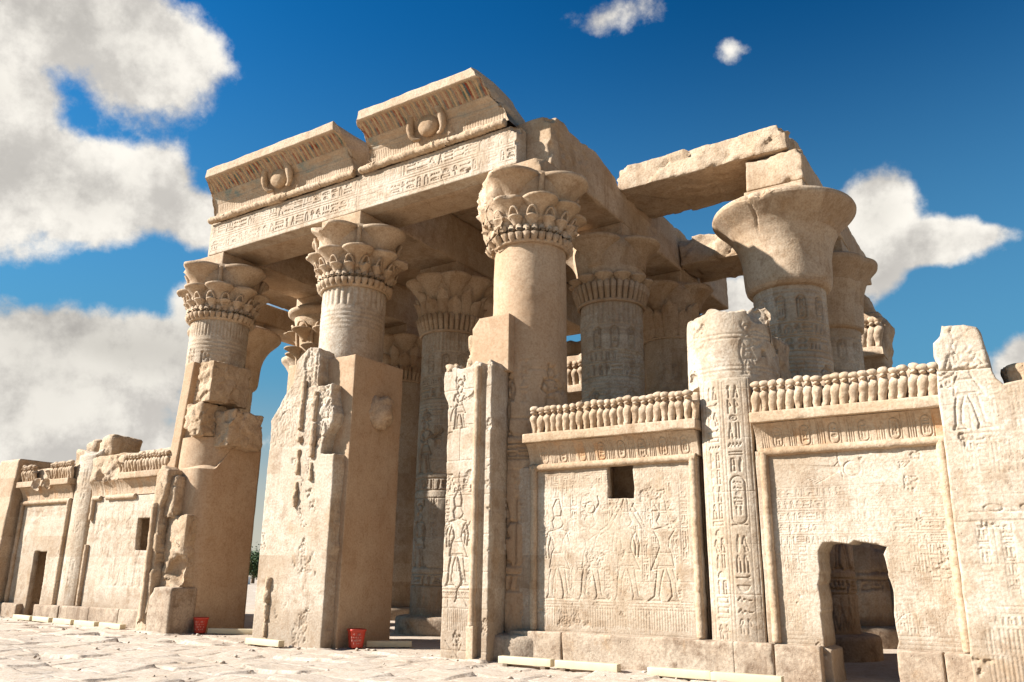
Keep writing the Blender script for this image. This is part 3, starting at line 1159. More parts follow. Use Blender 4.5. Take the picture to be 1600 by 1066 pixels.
def capital(kind, x, y, seed=0, zb=8.45):
    bag = Bag()
    big4 = kind == 'lily4'
    kind = 'lily' if big4 else kind
    q = math.pi / 2
    core = [(.80, zb - .05), (.84, zb + .15), (.86, zb + .45), (.92, zb + .85), (1.0, zb + 1.25), (1.02, ZT - .01), (.5, ZT), (.02, ZT)]
    if kind == 'composite':
        V, F = lathe(core, 56, x, y)
        bag.add(V, F)
        for k in range(4):
            umbel(bag, x, y, k * q, 9.28, 9.98, .66, .76, .34, .68, 30, 2.4, .07, .04)
            stalk(bag, x, y, k * q + q / 2, [(.95, 9.2), (.99, 9.5), (1.06, 9.8), (1.12, 9.98)], [.10, .07, .06, .055])
        for k in range(8):
            umbel(bag, x, y, k * q / 2, 8.95, 9.40, .74, .86 + .06 * (k % 2), .2, .41, 22, 2.2, .04, .03)
        for k in range(16):
            arch(bag, x, y, (k + .5) * q / 4, .105, 8.96, 9.20, 1.0, 1.10, .028)
        for k in range(16):
            umbel(bag, x, y, (k + .5) * q / 4, 8.80, 9.0, .86, .93, .10, .165, 14, 2.2, .025, .02)
        for k in range(34):
            th = k * 2 * math.pi / 34
            stalk(bag, x, y, th, [(.84, 8.50), (.90, 8.56), (.925, 8.66), (.92, 8.74), (.90, 8.83)], [.05, .075, .085, .08, .07])
        ring(bag, x, y, 8.50, .85, .05)
    elif kind == 'bell':
        prof = [(.80, 7.9), (.90, 7.93), (.955, 8.0), (.985, 8.12), (1.0, 8.35), (1.01, 8.6), (1.04, 8.85), (1.10, 9.08), (1.20, 9.3),
                (1.34, 9.5), (1.50, 9.66), (1.61, 9.77), (1.66, 9.84), (1.665, 9.9), (1.64, 9.96), (1.5, 10.03), (1.2, 10.08), (.8, ZT), (.02, ZT)]
        pr = np.array(prof)
        t = np.linspace(0, len(pr) - 1, 90)
        prof = np.stack([np.interp(t, np.arange(len(pr)), pr[:, i]) for i in (0, 1)], 1)
        V, F = lathe(prof, 240, x, y)
        bag.add(V, F)
    elif kind == 'lobed_bell':
        prof = np.array([(.80, 7.95), (.9, 8.0), (.93, 8.3), (.95, 8.7), (1.0, 9.05), (1.1, 9.35), (1.26, 9.6), (1.42, 9.78), (1.44, 9.9), (1.3, 9.98), (.8, ZT), (.02, ZT)])
        t = np.linspace(0, len(prof) - 1, 50)
        prof = np.stack([np.interp(t, np.arange(len(prof)), prof[:, i]) for i in (0, 1)], 1)
        V, F = lathe(prof, 120, x, y)
        th = np.arctan2(V[:, 1] - y, V[:, 0] - x)
        lob = 1 - 0.13 * (1 - np.abs(np.sin(th * 2 + q / 2)) ** 0.45) * np.clip((V[:, 2] - 8.0) * 2, 0, 1)
        V[:, 0] = x + (V[:, 0] - x) * lob
        V[:, 1] = y + (V[:, 1] - y) * lob
        bag.add(V, F)
    elif kind == 'lily':
        V, F = lathe(core, 56, x, y)
        bag.add(V, F)
        if big4:
            for k in range(4):
                umbel(bag, x, y, k * q, 9.30, 9.98, .64, .74, .34, .68, 30, 2.3, .06, .04)
            for k in range(12):
                umbel(bag, x, y, (k + .5) * q / 3, 8.75, 9.02, .80, .90, .12, .25, 16, 2.2, .04, .02)
        for k in range(0 if big4 else 8):
            umbel(bag, x, y, k * q / 2, 9.2, 9.96, .72, .90, .19, .50, 22, 2.2, .06, .03)
            petal(bag, x, y, (k + .5) * q / 2, 8.75, 9.62, .86, 1.04, .20, .10)
            petal(bag, x, y, k * q / 2, 8.75, 9.35, .88, 1.02, .23, .11)
        for k in range(36):
            th = k * 2 * math.pi / 36
            stalk(bag, x, y, th, [(.84, 8.36), (.90, 8.6), (.97, 8.82), (.95, 8.88)], [.06, .075, .08, .03])
        ring(bag, x, y, 8.36, .86, .05)
    elif kind == 'lotus':
        V, F = lathe(core, 56, x, y)
        bag.add(V, F)
        for k in range(4):
            umbel(bag, x, y, k * q, 9.3, 9.98, .66, .76, .34, .66, 26, 2.3, .06, .04)
        for k in range(8):
            petal(bag, x, y, (k + .5) * q / 2, 8.35, 9.45, .84, 1.06, .28, .12)
            petal(bag, x, y, k * q / 2, 8.35, 9.2, .83, 1.0, .2, .1)
        ring(bag, x, y, 8.4, .86, .04)
    elif kind == 'papyrus_tiers':
        V, F = lathe(core, 56, x, y)
        bag.add(V, F)
        prof = [(.7, 9.35), (.78, 9.5), (.92, 9.68), (1.15, 9.82), (1.22, 9.88), (1.22, 9.96), (1.0, 10.02), (.02, ZT)]
        V, F = lathe(prof, 60, x, y)
        bag.add(V, F)
        for k in range(8):
            umbel(bag, x, y, k * q / 2, 8.85, 9.2, .74, .95, .15, .36, 20, 2.0, .03, .03)
            arch(bag, x, y, k * q / 2, .26, 9.18, 9.5, .95, 1.06, .04)
            umbel(bag, x, y, (k + .5) * q / 2, 8.3, 8.6, .78, 1.02, .12, .3, 18, 2.0, .03, .03)
            stalk(bag, x, y, (k + .5) * q / 2, [(.84, 8.0), (.86, 8.6), (.92, 9.2)], .06)
    V, F = bag.out()
    V = erode(V, x, y, .005 if 'bell' in kind else .012, seed, .22, .0 if 'bell' in kind else .05)
    if 'bell' not in kind:
        R = random.Random(seed * 7 + 1)
        for k in range(16):
            a = R.uniform(0, 2 * math.pi)
            zq = R.choice((9.98, 9.95, 9.36, 9.38, 9.0, 8.7))
            rq = {9.98: 1.42, 9.95: 1.44, 9.36: 1.3, 9.38: 1.28, 9.0: 1.12, 8.7: 1.04}[zq]
            V = bite(V, (x + (rq + .05) * math.cos(a), y + (rq + .05) * math.sin(a), zq + .05), R.uniform(.10, .24), seed + k, .9)
    return V, F


COLS_GROUP = 'tall round columns of the temple hall'


def base_drum(x, y, par, seed):
    prof = [(1.22, -.3), (1.22, .30), (1.19, .38), (1.10, .41), (.8, .42)]
    V, F = lathe(prof, 64, x, y)
    V = erode(V, x, y, .02, seed)
    mesh('base', V, F, M_PLINTH, par)


def shaft_art(seed, z0, z1, plain=None, res=0.014):
    cv = Cv(0, 2 * math.pi * .83, z0, z1, res)
    R = random.Random(seed)
    W = 2 * math.pi * .83
    for zz in np.arange(z0, z1, 1.05):
        cv.line([(0, zz), (W, zz)], .014, .022)
    # ritual scene, text bands, cartouche frieze
    for za in (1.7, 4.25):
        for k in range(5):
            x = .35 + k * 1.05 + R.uniform(-.1, .1)
            figure(cv, x, za, 1.55, R.choice((1, -1)), .045, .024, R.choice(('tall', 'disc', 'atef')), R.choice(('raise', 'down', 'staff')), R, R.random() < .3)
            text_col(cv, x + .36, x + .56, za + .75, za + 1.85, .018, .018, True, R)
        cv.line([(0, za - .04), (W, za - .04)], .02, .02)
    for zz in np.arange(5.86, 6.3, .09):
        cv.line([(0, zz), (W, zz)], .014, .02)
    for za, h in ((3.75, .32), (6.35, .34), (6.75, .26), (1.2, .3)):
        text_row(cv, 0, W, za, za + h, .034, .022, True, R)
    for k in range(26):
        x = .1 + k * .2
        cv.line([(x, .5), (x, 1.1)], .014, .014)
        cv.line([(x - .09, .5), (x, .95), (x + .09, .5)], .014, .014)
    cartz = 7.1
    for k in range(11):
        x = .1 + k * .475
        cartouche(cv, x, x + .2, cartz, cartz + .55, .036, .02, R)
    if plain is not None:
        plain(cv)
    cv.D *= 1.5
    cv.wear(seed, -.6, 1.1)
    return cv


def temple_column(i, j, kind, label, res=0.04, art=None, neck=True, uneven=0.012, mat=None, zshaft=8.45, aba_warp=None, cap_fix=None, rings=True, flute_n=44,
                  flute=(7.98, 8.44), patch=None, abacus=True):
    x, y = BX[i], BY[j]
    t = thing('temple_column', label, 'column', (x, y, gz(x)), COLS_GROUP)
    base_drum(x, y, t, i * 7 + j)
    V, F = shaft_mesh(x, y, .38, zshaft + .05, .845, .81, res, art, (flute[0], flute[1], flute_n, .05) if neck else None,
                      [(7.35, 7.92, 5, .022)] if rings else None, i * 5 + j, uneven, None, patch)
    mesh('shaft', V, F, mat or M_CARVED, t)
    V, F = capital(kind, x, y, i * 3 + j)
    if cap_fix:
        V = cap_fix(V)
    mesh('capital', V, F, M_STONE, t)
    if abacus:
        V, F = rock(x - .70, x + .70, y - .70, y + .70, ZT - .02, ZA - .003, .08, .02, .01, .03, i + j * 9, warp=aba_warp)
        mesh('abacus', V, F, M_STONE, t)
    return t


def plain_patch(zmax, seed, amt=.02):
    """Modern render smoothing away the carving over part of the shaft."""
    def f(cv):
        gx, gz_ = np.meshgrid(cv.x0 + np.arange(cv.w) * cv.res, cv.z0 + np.arange(cv.h) * cv.res)
        n = fbm(np.stack([gx[::4, ::4].ravel(), gz_[::4, ::4].ravel(), gx[::4, ::4].ravel() * 0 + seed], 1), .7, 4, seed).reshape(gx[::4, ::4].shape)
        n = np.repeat(np.repeat(n, 4, 0), 4, 1)[:cv.h, :cv.w]
        cv.D = np.where(gz_ + n * .5 > zmax, 0, cv.D)
    return f


def only_face(th_c, half):
    return None


def cap_A(V):
    V = bite(V, (BX[1] - .55, -1.55, 10.05), .55, 3, .8)
    V = bite(V, (BX[1] + .35, -1.62, 9.5), .36, 5, .7)
    return erode(V, BX[1], 0, .012, 8, .12)


def cap_B(V):
    V = bite(V, (BX[2] - .25, -1.65, 10.12), .52, 4, .9, (.2, .7, -.6))
    V = bite(V, (BX[2] - .9, -1.35, 9.6), .40, 6, .8)
    V = bite(V, (BX[2] + .6, -1.25, 9.55), .25, 7, .6)
    return erode(V, BX[2], 0, .010, 9, .12)


def cap_C(V):
    x = BX[3]
    # the left front of this capital has lost its carving and is a rough mass
    th = np.arctan2(V[:, 1], V[:, 0] - x)
    r = np.hypot(V[:, 1], V[:, 0] - x)
    k = np.clip((-1.62 - th + .35 * fbm(V, .5, 3, 77)) * 4, 0, 1) * (th < 0)
    env = np.interp(V[:, 2], [8.4, 8.6, 9.0, 9.4, 9.8, 10.1], [.84, .98, 1.10, 1.22, 1.30, 1.15])
    env = env + .07 * fbm(V, .4, 5, 78, .6) + .03 * fbm(V, .1, 3, 79)
    rn = r * (1 - k) + np.minimum(env, np.maximum(r * 1.0, env * .93)) * k
    s = rn / np.maximum(r, 1e-3)
    s = np.where(r < .6, 1, s)
    V = V.copy()
    V[:, 0] = x + (V[:, 0] - x) * s
    V[:, 1] = V[:, 1] * s
    V = fracture(V, .2, .07, 80, (x, 0, 9.3), k)
    V = bite(V, (x - .35, -1.6, 10.1), .42, 12, .9)
    V = bite(V, (x + 1.5, -.5, 9.25), .4, 14, .7)
    return erode(V, x, 0, .012, 10, .12)


def cap_D2(V):
    x, y = BX[4], BY[1]
    for k, (dx, dy, r) in enumerate(((-.42, -1.70, .20), (-.62, -1.62, .16), (-.1, -1.78, .22), (.18, -1.80, .19), (.42, -1.74, .14))):
        V = bite(V, (x + dx, y + dy, 9.99), r, 21 + k, .9, (.0, .5, -.6))
    a = np.arctan2(V[:, 1] - y, V[:, 0] - x)
    crack = np.clip(1 - np.abs(a + 1.80 + .03 * np.sin(V[:, 2] * 9)) / .022, 0, 1) * np.clip((V[:, 2] - 9.0) * 2, 0, 1)
    joint = np.clip(1 - np.abs(V[:, 2] - 8.95 - .02 * np.sin(a * 3)) / .02, 0, 1)
    r = np.hypot(V[:, 0] - x, V[:, 1] - y)
    s = 1 - (.07 * crack + .012 * joint) / np.maximum(r, .3)
    V = V.copy()
    V[:, 0] = x + (V[:, 0] - x) * s
    V[:, 1] = y + (V[:, 1] - y) * s
    return V


def aba_C(V):
    # broken front right corner of the block above the capital
    return bite(V, (BX[3] + .95, -.85, 10.55), .42, 31, .9)


artA = shaft_art(11, .38, 8.5, plain_patch(7.3, 1))
artB = shaft_art(12, .38, 8.5, plain_patch(5.0, 2))
artC = shaft_art(13, .38, 8.5, plain_patch(5.55, 3))
art2 = shaft_art(14, .38, 8.5)
art3 = shaft_art(15, .38, 8.5)

temple_column(1, 0, 'composite', 'facade column with tiered flower capital between left portal and window wall', .03, artA, cap_fix=cap_A, flute_n=52)
temple_column(2, 0, 'composite', 'middle facade column with tiered flower capital rising behind the double portal pier', .03, artB, cap_fix=cap_B, flute_n=30)
temple_column(3, 0, 'composite', 'smooth pale facade column whose capital has a crumbled left side', .026, artC, neck=False, rings=False, cap_fix=cap_C, aba_warp=aba_C, mat=M_PLASTER)
temple_column(4, 1, 'bell', 'carved column with huge plain bell capital and cracked rim behind the round stump', .019, art2, neck=False, rings=True, cap_fix=cap_D2, zshaft=7.95)
temple_column(3, 1, 'lily4', 'carved second row column with lily capital directly behind the smooth pale column', .019, art3, flute=(7.75, 8.34), flute_n=36)
temple_column(2, 1, 'lily', 'shaded second row column with lily capital seen through the right portal', .019, art2, flute=(7.75, 8.34), flute_n=44)
temple_column(1, 1, 'papyrus_tiers', 'second row column with disc-like papyrus capital half hidden by the double pier', .04, art3, flute=(7.5, 8.0))
temple_column(0, 1, 'bell', 'second row column with plain flared bell capital at far left against the sky', .05, art3, neck=False, zshaft=7.95)
temple_column(4, 2, 'lobed_bell', 'third row column with ribbed lobed capital at the right behind the bell capital', .04, art2, neck=False, zshaft=8.0)
temple_column(3, 2, 'lotus', 'third row column with lotus petal capital in shade beyond the lily capital', .04, art2, neck=False)
temple_column(2, 2, 'lotus', 'dark third row column glimpsed between double pier and lily column', .05, art3, neck=False)
temple_column(1, 2, 'lily', 'third row column in deep shade behind the left portal', .06, None)
temple_column(0, 2, 'lobed_bell', 'third row column at far left with lobed capital in shade', .06, None, neck=False, zshaft=8.0)


def stump(i, label, zt, seed, slope, res):
    x, y = BX[i] * 9.90 / 10.045, BY[0]
    t = thing('broken_column', label, 'column', (x, y, gz(x)), 'broken columns between the screen walls')
    cv = Cv(0, 2 * math.pi * .9, 0, 6.5, .012)
    R = random.Random(seed)
    W = 2 * math.pi * .9
    # the drum face towards the court: th=-pi/2 -> u = pi * r
    u0 = math.pi * .9
    k = 0
    for du in (-.32, .10):
        wd = .26 if du < 0 else .28
        text_col(cv, u0 + du - .02, u0 + du + wd, .55, 4.7, .020, .015, True, R)
    cartouche(cv, u0 + .12, u0 + .36, 2.35, 3.1, .026, .018, R)
    cartouche(cv, u0 - .30, u0 - .08, 3.2, 3.9, .024, .018, R)
    for zz in (1.0, 1.9, 2.75, 3.62, 4.45):
        cv.line([(0, zz), (W, zz)], .010, .012)
    for zz in (5.02, 5.1, 5.62, 5.7):
        cv.line([(0, zz), (W, zz)], .016, .02)
    figure(cv, u0 + .35, 4.95, .85, 1, .024, .018, 'disc', 'raise', R)
    figure(cv, u0 - .75, 4.95, .85, 1, .02, .018, 'tall', 'raise', R)
    cv.ell(u0 + .55, 5.35, .35, .42, .02, .025, 20, 1.2, 3.6)
    cv.rect(u0 + .62, u0 + .72, 5.3, 5.42, .12)
    cv.D *= .62
    cv.flake(seed, .03, .5, .55)

    def top(T):
        P = np.stack([np.cos(T), np.sin(T), 0 * T], 1)
        return zt + slope * (np.cos(T + 1.0)) + .16 * fbm(P, .45, 4, seed)

    def patch(T, Z, Rr):
        return Rr - np.where(Z < 4.80, .16 * np.clip((4.80 - Z) / .04, 0, 1), 0)
    V, F = shaft_mesh(x, y, -.2, 6.2, .86, .82, res, cv, None, None, seed, .015, top, patch)
    for c, r_ in (((x - .62, -.62, 4.98), .2), ((x + .85, .35, zt), .6), ((x + .75, -.6, zt + .1), .3)):
        V = bite(V, c, r_, seed + 5, .9)
    mesh('shaft', V, F, M_CARVED, t)
    # carved strip of the column that shows between the two walls
    xa, xb = (9.50, 10.40) if i == 4 else (-10.40, -9.50)
    pv = Cv(xa, xb, -.3, 4.9, .007)
    joints(pv, .88, .008, .012, seed, .4)
    for q0 in (xa + .04, xa + .10, xa + .40, xa + .46, xa + .78, xb - .03):
        pv.line([(q0, .5), (q0, 4.8)], .009, .012)
    text_col(pv, xa + .12, xa + .38, .6, 4.75, .022, .014, False, R)
    text_col(pv, xa + .48, xa + .76, .6, 2.2, .024, .014, False, R)
    cartouche(pv, xa + .50, xa + .74, 2.35, 3.15, .024, .014, R)
    text_col(pv, xa + .48, xa + .76, 3.25, 4.75, .024, .014, False, R)
    pv.D *= .8
    pv.wear(seed, -.2, .8)

    def bow(P):
        P[:, 1] += np.where(P[:, 1] < -.5, .11 * ((P[:, 0] - (xa + xb) / 2) / .45) ** 2, 0)
        return P
    V, F = rock(xa, xb, -.90, -.30, -.25, 4.87, .011 if i == 4 else .03, .02, .006, .02, seed + 3, front=pv, warp=bow)
    mesh('carved_strip', V, F, M_CARVED, t)
    if i == 4:
        V, F = rock(x + .30, x + .86, .1, .9, 4.6, 5.80, .05, .10, .05, .12, seed + 8, ns=.3)
        mesh('rubble_core', V, F, M_ROUGH, t)
    else:
        for k, (dx, dz, w) in enumerate(((-.62, 5.0, .55), (.05, 5.05, .75))):
            V, F = rock(x + dx, x + dx + w, -.6, .5, 4.7, dz + .45, .07, .2, .05, .1, seed + k, ns=.4)
            mesh('broken_drum', V, F, M_ROUGH, t)
    return t


stump(4, 'broken off carved round column standing between the two right hand screen walls', 6.02, 41, .12, .018)
stump(0, 'worn broken column topped by rounded boulders between the two left hand screen walls', 4.95, 42, .03, .035)

# ---------------------------------------------------------------- facade architrave with cornice

def build_architrave():
    t = thing('architrave', 'long carved stone lintel across the facade with two broken cornice pieces on top', 'architrave', (0, 0, ZA))
    xa, xb = -5.4, 5.45
    R = random.Random(5)
    cv = Cv(xa, xb, ZA, 11.5, .010)
    text_row(cv, xa + .08, xb - .1, 10.60, 10.96, .024, .016, True, R)
    text_row(cv, xa + .08, xb - .1, 11.03, 11.40, .024, .016, True, R)
    cv.line([(.55, ZA), (.52, 10.9), (.58, 11.5)], .018, .03)
    cv.line([(xa, 10.56), (xb, 10.56)], .012, .012)
    cv.rect(4.05, 4.17, 10.62, 10.72, .10)
    cracks(cv, 6, 3)
    cv.wear(8, .05, 1.0)
    V, F = rock(xa, xb, -.70, -.27, ZA, 11.48, .014, .02, .006, .04, 3, front=cv)
    V = bite(V, (5.62, -.78, 10.95), .22, 5, .9)
    V = bite(V, (5.5, -.75, 11.5), .25, 6, .9)
    mesh('front_lintel', V, F, M_CARVED, t)
    sof = Cv(-4.7, 4.7, -.26, .72, .03)
    cracks(sof, 8, 4, .02, .02)
    V, F = rock(-4.7, 4.69, -.262, .72, ZA + .012, 11.5, .10, .02, .008, .03, 4, bottom=sof)
    mesh('rear_lintel', V, F, M_STONE, t)
    # round moulding
    def roll(x0, x1, seed):
        n = int((x1 - x0) / .03)
        P = [(x0 + (x1 - x0) * k / n, -.76, 11.58) for k in range(n + 1)]
        V, F = tube(P, .115, 18, True)
        w = np.abs(np.sin(V[:, 0] * 26 + V[:, 2] * 16)) ** 4
        d = V - np.stack([V[:, 0], V[:, 0] * 0 - .76, V[:, 0] * 0 + 11.58], 1)
        V = V - d * (.13 * w)[:, None] + d * (.22 * fbm(V, .25, 4, seed) - .05)[:, None]
        return V, F
    V, F = roll(-5.42, .45, 61)
    mesh('roll_moulding', V, tri_fix(F), M_ROUGH, t)
    V, F = roll(.62, 5.15, 62)
    for xq in (3.0, 3.55, 4.2, 4.85):
        V = bite(V, (xq, -.95, 11.55 + .03 * math.sin(xq * 9)), .10, int(xq * 7), 1.0)
    mesh('roll_moulding', V, tri_fix(F), M_ROUGH, t)

    def cornice(x0, x1, x0t, x1t, xd, seed, brk):
        """Hollow cornice: flat slab on top of a curved, painted face."""
        res = .018
        zb, zt, zs = 11.66, 12.60, 12.86
        W = x1 - x0
        cvx = Cv(x0 - .8, x1 + .8, zb, zs, .009)
        R2 = random.Random(seed)
        n = int(W / .078)
        for k in range(-8, n + 8):
            x = x0 + k * .078
            cvx.line([(x, zb + .03), (x, 12.03)], .011, .014)
        cvx.line([(x0 - 1, 12.05), (x1 + 1, 12.05)], .010, .012)
        # winged disc feathers
        for s in (-1, 1):
            for k in range(30):
                a = -.05 + .075 * k
                L = min(2.1, .62 / max(.18, abs(math.sin(a)) + .02)) if a < 1.2 else .55
                cvx.line([(xd + s * .30, 12.18), (xd + s * (.30 + L * math.cos(a * .42)), 12.14 + L * .26 * math.sin(a * .9) - .02 * k * .2)], .010, .018)
            for rr in (.55, .95):
                cvx.line([(xd + s * rr, 12.08), (xd + s * (rr + .1), 12.45)], .008, .01)
        for k in range(-10, int(W / .062) + 10):
            x = x0 + k * .062
            cvx.line([(x, 12.34), (x, 12.60)], .014, .028)
        xs = axis_pts(x0, x1, res, .03)
        # profile (y,z): bottom of hollow, up and out, slab front, slab top
        zz = np.concatenate([np.linspace(zb, zt, 56), np.linspace(zt + .004, zs, 14)[0:]])
        yy = np.where(zz <= zt, -.68 - .60 * np.clip((zz - zb) / (zt - zb), 0, 1) ** 2.6, -1.40)
        yy[(zz > zt) & (zz < zt + .01)] = -1.36
        prof = [(b, a) for a, b in zip(zz, yy)] + [(-1.37, zs + .03), (-1.2, zs + .035), (-.6, zs + .03), (0, zs + .03), (.5, zs), (.55, 12.4), (.55, zb)]
        prof = np.array(prof)
        gx, gk = np.meshgrid(xs, np.arange(len(prof)))
        X, Yv, Z = gx.ravel(), prof[gk.ravel(), 0], prof[gk.ravel(), 1]
        fr = gk.ravel() < len(zz)
        low = gk.ravel() < 56
        f = np.clip((Z - zb) / (zs - zb), 0, 1)
        Xs = (x0 + (x0t - x0) * f) + (X - x0) / W * ((x1 + (x1t - x1) * f) - (x0 + (x0t - x0) * f))
        Yr = Yv.copy()
        Yr[low] += cvx(Xs[low], Z[low]) * (1 if True else 0)
        V = np.stack([Xs, Yr, Z], 1)
        V[:, 1] += .010 * fbm(V, .3, 4, seed) * fr
        V[:, 2] += .025 * fbm(V, .5, 4, seed + 1) * (Z > zt + .1)
        endn = np.minimum(np.abs(X - x0), np.abs(X - x1))
        ke = np.clip(1 - endn / .25, 0, 1)
        V[:, 0] += ke * .10 * fbm(V, .35, 4, seed + 2)
        F = grid_faces(len(xs), len(prof))
        # painted ribs under the slab, faint blue wings
        T = np.zeros((len(V), 4), np.float32)
        kx = np.floor((Xs - x0) / .062).astype(int)
        cols = np.array([(.055, .085, .095), (.19, .035, .018), (.40, .29, .16), (.17, .04, .02), (.05, .095, .08), (.40, .28, .15)], np.float32)
        ribs = low & (Z > 12.33)
        T[ribs, :3] = cols[kx[ribs] % 6]
        T[ribs, 3] = 1.0 * np.clip(.85 + .6 * fbm(V[ribs], .5, 3, seed + 3), 0, 1)
        wing = low & (Z > 12.08) & (Z < 12.33) & (np.abs(Xs - xd) > .32)
        T[wing, :3] = np.where((np.abs(Xs[wing] - xd) > .75)[:, None], (.07, .16, .17), (.27, .15, .06))
        T[wing, 3] = .75 * np.clip(fbm(V[wing], .6, 4, seed + 4) + .4, 0, 1)
        bag = Bag()
        bag.add(V, F)
        nV = len(V)
        nx = len(xs)
        # rough broken ends: fan of rings towards the middle of each end
        for col in (0, nx - 1):
            loop = V[np.arange(len(prof)) * nx + col]
            c = loop.mean(0)
            sgn = -1 if col == 0 else 1
            rings_ = []
            for q in (1, .88, .72, .54, .36, .18, .02):
                L = c + (loop - c) * q
                L[:, 0] += sgn * (.16 * fbm(L, .4, 4, seed + col) + .05) * (1 - q ** 6)
                rings_.append(L)
            g = grid_faces(len(prof), len(rings_), True)
            bag.add(np.concatenate(rings_), g if col else g[:, ::-1])
        V, F = bag.out()
        for c, r in brk:
            V = bite(V, c, r, seed + 11, .92)
        T = np.concatenate([T, np.zeros((len(V) - nV, 4), np.float32)])
        o = mesh('cornice_block', V, F, M_PAINTED, t, True, T)
        V, F = ellipsoid((xd, -.80, 12.20), .33, .20, .31, 30, 18)
        V = V + (.012 * fbm(V, .12, 3, seed))[:, None]
        mesh('sun_disc', V, F, M_STONE, o)
        for s in (-1, 1):
            pts = [(xd + s * .26, -.78, 11.90), (xd + s * .40, -.83, 11.87), (xd + s * .50, -.87, 11.98), (xd + s * .51, -.92, 12.16), (xd + s * .47, -.97, 12.34),
                   (xd + s * .40, -1.0, 12.46), (xd + s * .33, -.99, 12.48)]
            P = np.array(pts)
            tt = np.linspace(0, 1, 18)
            P = np.stack([np.interp(tt, np.linspace(0, 1, len(P)), P[:, i]) for i in range(3)], 1)
            V, F = tube(P, np.interp(tt, [0, .2, .5, .8, 1], [.035, .06, .105, .085, .05]), 10)
            mesh('cobra', V, tri_fix(F), M_STONE, o)
    cornice(-5.38, .30, -4.98, .12, -2.42, 71, [((.55, -1.0, 12.3), .30), ((.5, -.9, 11.75), .2)])
    cornice(.92, 5.22, 1.05, 4.62, 2.92, 72, [((.72, -1.1, 12.35), .28), ((.8, -.85, 12.0), .2), ((5.35, -1.15, 12.4), .55), ((5.5, -.75, 12.75), .5), ((5.55, -.9, 11.9), .38)])


build_architrave()


def beam(name, label, cat, x0, x1, y0, y1, z0, z1, res, seed, art=None, face='right', warp=None, r=.03, rough=.012, chip=.07, group=None, mat=None, bites=(), ns=.35):
    kw = {face: art} if art is not None else {}
    V, F = rock(x0, x1, y0, y1, z0, z1, res, r, rough, chip, seed, warp=warp, ns=ns, **kw)
    for c, q in bites:
        V = bite(V, c, q, seed + 3, .9)
    o = mesh(name, V, F, mat or M_STONE)
    return tag(o, label, cat, group)


def row_art(seed, y0, y1):
    cv = Cv(y0, y1, ZA, 11.9, .016)
    R = random.Random(seed)
    text_row(cv, y0 + .9, y1, 10.62, 11.0, .012, .018, True, R)
    text_row(cv, y0 + .9, y1, 11.06, 11.45, .012, .018, True, R)
    for yy in (3.9, 8.0):
        cv.line([(yy, ZA), (yy + .03, 11.9)], .02, .03)
    cracks(cv, 14, seed, .016, .025, 1.0)
    cv.wear(seed, .25, 1.2)
    cv.flake(seed, .03, .9, .4)
    return cv


G_BEAM = 'long stone beams running back over the column rows'


def top_ragged(zlo, prof, amp, seed):
    ys, zs = zip(*prof)

    def w(P):
        k = np.clip((P[:, 2] - zlo) / (11.9 - zlo), 0, 1)
        zt = np.interp(P[:, 1], ys, zs) + amp * fbm(np.stack([P[:, 0] * .6, P[:, 1], P[:, 0] * 0], 1), .9, 4, seed)
        P[:, 2] = np.where(P[:, 2] > zlo, zlo + k * (zt - zlo), P[:, 2])
        return P
    return w


beam('stone_beam', 'long weathered beam with a jagged top running back from the crumbled capital', 'beam', 4.70, 6.10, -.24, 12.0, ZA, 11.9, .055, 81, row_art(6, -.24, 12.0),
     warp=top_ragged(11.0, [(-.3, 11.75), (.4, 11.9), (.6, 11.75), (2, 11.85), (3.1, 11.62), (3.4, 11.36), (5.4, 11.34), (5.6, 11.8), (8, 11.8), (12, 11.7)], .06, 4), group=G_BEAM,
     bites=(((6.2, -.3, 10.9), .25), ((6.3, -.4, 11.8), .4), ((6.2, .5, 12.0), .2)), chip=.10)
beam('stone_beam', 'shaded beam running back over the middle columns inside the hall', 'beam', -.70, .70, .73, 12.0, ZA, 11.9, .09, 82, row_art(7, .73, 12.0), group=G_BEAM)
beam('stone_beam', 'shaded beam running back over the columns beside the left portal', 'beam', -6.10, -4.70, -.24, 12.0, ZA, 11.9, .09, 83, row_art(8, -.24, 12.0), group=G_BEAM)
beam('stone_beam', 'beam running back from the block on the big bell capital to the rear wall', 'beam', 9.42, 10.76, 3.43, 11.9, ZA + .004, 11.28, .06, 84, None, group=G_BEAM, chip=.12, rough=.03,
     bites=(((10.9, 3.3, 11.4), .35), ((10.9, 12, 11.3), .5)))
beam('stone_beam', 'short beam over the far left second row bell capital', 'beam', -10.7, -9.35, 3.43, 11.9, ZA + .004, 11.28, .10, 85, None, group=G_BEAM)
V, F = rock(BX[4] - .52, BX[4] + .62, 3.35, 3.75, 10.0, 10.3, .05, .05, .03, .08, 86)

